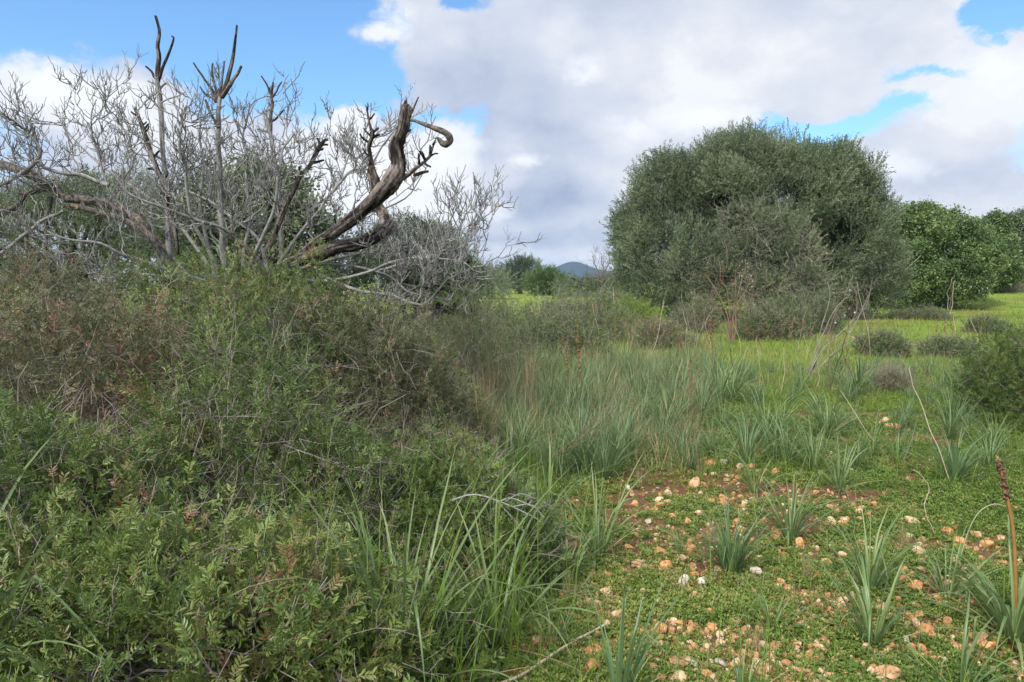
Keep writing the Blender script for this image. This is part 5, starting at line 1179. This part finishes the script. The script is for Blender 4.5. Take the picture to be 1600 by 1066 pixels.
AZw = mth('ADD', AZ, mth('MULTIPLY_ADD', ws.outputs[0], .26, -.13)); ELw = mth('ADD', EL, mth('MULTIPLY_ADD', ws.outputs[1], .17, -.085))
def field(bl, azv, elv, soft):
    """max over soft ellipses given in photo pixels: (u, v, ru, rv, weight)"""
    out = None
    for (u, v, ru, rv, wgt) in bl:
        d = ray(u, v); d = d/np.linalg.norm(d); a = math.atan2(d[0], d[1]); e = math.asin(d[2])
        dx = mth('MULTIPLY', mth('SUBTRACT', azv, a), F/ru); dy = mth('MULTIPLY', mth('SUBTRACT', elv, e), F/rv)
        q = mth('SUBTRACT', 1.0, mth('SQRT', mth('ADD', mth('MULTIPLY', dx, dx), mth('MULTIPLY', dy, dy))))
        q = mth('MULTIPLY', mth('MAXIMUM', q, 0.0) if soft == 'add' else q, wgt)
        out = q if out is None else mth('MAXIMUM' if soft == 'max' else 'ADD', out, q)
    return out
BLUE = [(60, -90, 360, 150, 1), (430, 30, 200, 135, 1), (520, 115, 110, 80, 1), (350, 95, 120, 70, .9), (170, 20, 170, 75, 1), (700, 178, 55, 28, .5), (1310, 208, 125, 30, .5), (1385, 188, 62, 26, .5), (1230, 196, 60, 18, .4), (1440, 118, 70, 12, .3), (1595, 8, 55, 26, .6), (735, -10, 60, 22, .4), (1260, -160, 300, 80, .8), (-500, 60, 300, 200, .8), (2100, 150, 250, 150, .8)]
fb = field(BLUE, AZw, ELw, 'max')
hi = mth('MULTIPLY', mth('SUBTRACT', wnoise(2.2, 7, .55, 9).outputs['Fac'], .53), mth('MULTIPLY', mth('SUBTRACT', EL, .45), 8.0, None, True))
fb = mth('MAXIMUM', fb, mth('ADD', mth('MULTIPLY', hi, 3.0), mth('MULTIPLY_ADD', mth('MULTIPLY', mth('SUBTRACT', EL, .45), 8.0, None, True), .6, -.6)))
fine = wnoise(16, 8, .6, 5.1)
fb = mth('ADD', fb, mth('MULTIPLY_ADD', fine.outputs['Fac'], .6, -.3))
cl = N.new('ShaderNodeMapRange'); cl.interpolation_type = 'SMOOTHSTEP'; K_.new(fb, cl.inputs[0]); cl.inputs[1].default_value = -.06; cl.inputs[2].default_value = .24; cl.inputs[3].default_value = 1; cl.inputs[4].default_value = 0
COVER = cl.outputs[0]
# cloud shade
SH = [(620, 265, 210, 110, 1.0), (560, 230, 120, 60, .5), (700, 230, 75, 60, .6), (90, 150, 190, 60, .55), (190, 130, 80, 40, .4), (1060, 185, 150, 60, .55), (600, 45, 50, 40, .7), (1150, 130, 200, 120, .3), (1250, 60, 300, 100, .3), (1400, 250, 90, 40, .6), (1540, 130, 160, 110, .5), (880, 60, 60, 40, .4), (700, 50, 160, 60, .25), (1000, 300, 80, 60, .35), (860, 345, 160, 24, .2), (780, 270, 60, 30, .5), (880, 410, 160, 24, .5), (1490, 330, 160, 30, .3),
      (820, 215, 190, 90, -.45), (760, 100, 220, 90, -.30), (890, 320, 110, 50, -.6), (840, 372, 160, 20, -.6), (60, 300, 260, 90, -.55), (1120, 235, 90, 30, -.1), (1500, 250, 160, 70, -.35), (1000, 90, 180, 120, -.12), (1100, 10, 400, 40, -.2)]
AZs = mth('ADD', AZ, mth('MULTIPLY_ADD', ws.outputs[1], .20, -.10)); ELs = mth('ADD', EL, mth('MULTIPLY_ADD', ws.outputs[2], .14, -.07))
sh = field(SH, AZs, ELs, 'add')
sn = wnoise(3.2, 8, .58, 14); sn2 = wnoise(9, 7, .6, 3)
shade = mth('ADD', mth('ADD', mth('MULTIPLY_ADD', sh, .72, .68), mth('MULTIPLY', mth('MAXIMUM', mth('SUBTRACT', .10, EL), 0.0), 1.5)), mth('ADD', mth('MULTIPLY_ADD', sn.outputs['Fac'], 1.5, -.75), mth('MULTIPLY_ADD', sn2.outputs['Fac'], .9, -.45)))
cr = ramp(N, [(0, (.29, .34, .46)), (.3, (.39, .44, .55)), (.6, (.49, .53, .61)), (.85, (.58, .605, .655)), (1, (.66, .68, .71))]); K_.new(shade, cr.inputs[0])
sky = N.new('ShaderNodeTexSky'); sky.sky_type = 'NISHITA'; sky.sun_disc = False; sky.sun_elevation = SUN_EL; sky.sun_rotation = SUN_AZ
sky.air_density = 1.0; sky.dust_density = .3; sky.ozone_density = 4.0; sky.altitude = 50
tm = N.new('ShaderNodeMix'); tm.data_type = 'RGBA'; tm.blend_type = 'MULTIPLY'; tm.inputs[0].default_value = 1; K_.new(sky.outputs[0], tm.inputs[6]); tm.inputs[7].default_value = (.82, 1.03, 1.12, 1)
SKYMULT = N.new('ShaderNodeBackground'); K_.new(tm.outputs[2], SKYMULT.inputs[0]); SKYMULT.inputs[1].default_value = .14
# added cloud glow round the veiled sun, unseen behind the camera, brightens the foreground
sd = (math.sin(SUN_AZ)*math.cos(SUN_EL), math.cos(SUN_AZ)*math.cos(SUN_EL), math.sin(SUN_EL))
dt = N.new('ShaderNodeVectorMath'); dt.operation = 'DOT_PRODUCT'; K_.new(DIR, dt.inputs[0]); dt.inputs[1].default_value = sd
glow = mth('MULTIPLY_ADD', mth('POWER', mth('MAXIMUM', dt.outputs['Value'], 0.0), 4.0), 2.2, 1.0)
PUFF = [(610, 270, 150, 62, 1), (560, 225, 90, 34, 1), (700, 235, 62, 58, 1), (660, 330, 130, 60, 1), (500, 300, 120, 60, 1), (770, 330, 40, 26, .5), (600, 44, 44, 30, .5), (85, 160, 150, 50, .8), (200, 165, 60, 30, .7), (1400, 262, 80, 26, .6), (1150, 175, 40, 30, .5), (900, 405, 110, 18, .5), (1100, 180, 90, 32, .6), (1000, 200, 60, 26, .4), (920, 95, 40, 26, .4), (1560, 110, 60, 50, .5), (820, 255, 30, 16, .45), (1500, 360, 90, 24, .4), (560, 190, 50, 24, .8), (720, 300, 50, 40, .7)]
pf = mth('ADD', field(PUFF, mth('ADD', AZ, mth('MULTIPLY_ADD', ws.outputs[2], .10, -.05)), mth('ADD', EL, mth('MULTIPLY_ADD', ws.outputs[0], .10, -.05)), 'max'), mth('ADD', mth('MULTIPLY_ADD', fine.outputs['Fac'], .8, -.4), mth('MULTIPLY_ADD', wnoise(30, 6, .6, 7.7).outputs['Fac'], .5, -.25)))
pm = N.new('ShaderNodeMapRange'); pm.interpolation_type = 'SMOOTHSTEP'; K_.new(pf, pm.inputs[0]); pm.inputs[1].default_value = -.05; pm.inputs[2].default_value = .35
pc = ramp(N, [(.25, (.56, .60, .68)), (.5, (.70, .725, .76)), (.8, (.78, .79, .80))]); K_.new(mth('MULTIPLY_ADD', sn2.outputs['Fac'], .6, mth('MULTIPLY', pf, .35)), pc.inputs[0])
pmx = N.new('ShaderNodeMix'); pmx.data_type = 'RGBA'; K_.new(mth('MULTIPLY', pm.outputs[0], .9), pmx.inputs[0]); K_.new(cr.outputs[0], pmx.inputs[6]); K_.new(pc.outputs[0], pmx.inputs[7])
COVER = mth('MAXIMUM', COVER, pm.outputs[0])
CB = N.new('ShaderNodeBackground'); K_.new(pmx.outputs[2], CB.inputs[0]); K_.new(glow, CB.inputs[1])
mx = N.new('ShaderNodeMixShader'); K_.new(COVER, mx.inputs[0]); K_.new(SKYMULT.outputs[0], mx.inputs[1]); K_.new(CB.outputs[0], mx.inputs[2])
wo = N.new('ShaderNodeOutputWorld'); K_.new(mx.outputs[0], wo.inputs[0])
ld = bpy.data.lights.new('sun', 'SUN'); ld.energy = 2.8; ld.angle = math.radians(7); ld.color = (1, .93, .82)
lo = bpy.data.objects.new('sun', ld); COL.objects.link(lo); lo.rotation_euler = Vector(sd).to_track_quat('Z', 'Y').to_euler(); lo.location = (0, -5, 20)
HAZE = True
if HAZE:
    g = Geo(); x0, x1, y0, y1, z0, z1 = -2700, 2700, -420, 3400, -40, 90
    V = np.array([[x, y, z] for z in (z0, z1) for y in (y0, y1) for x in (x0, x1)], float)
    g.add(V, np.array([[0, 2, 3, 1], [4, 5, 7, 6], [0, 1, 5, 4], [2, 6, 7, 3], [0, 4, 6, 2], [1, 3, 7, 5]]))
    m, nt2, N2, K2 = newmat('haze_air'); pv = N2.new('ShaderNodeVolumePrincipled'); pv.inputs['Color'].default_value = (.42, .56, .95, 1); pv.inputs['Density'].default_value = .00018; pv.inputs['Anisotropy'].default_value = .2
    out = N2.new('ShaderNodeOutputMaterial'); K2.new(pv.outputs[0], out.inputs['Volume'])
    tag(g.obj('haze', m), kind='stuff')
cd = bpy.data.cameras.new('camera'); cam = bpy.data.objects.new('camera', cd); COL.objects.link(cam)
cd.sensor_width = 36; cd.lens = 36*F/1600; cd.clip_start = .05; cd.clip_end = 20000
cam.location = (0, 0, CAMZ); cam.rotation_euler = (PI/2-PITCH, 0, 0); S.camera = cam
S.view_settings.view_transform = 'Standard'; S.view_settings.look = 'None'; S.view_settings.gamma = 1; S.view_settings.exposure = 0.53
S.render.engine = 'CYCLES'; S.cycles.max_bounces = 8; S.cycles.diffuse_bounces = 4; S.cycles.transmission_bounces = 4; S.cycles.volume_bounces = 1; S.cycles.use_denoising = True
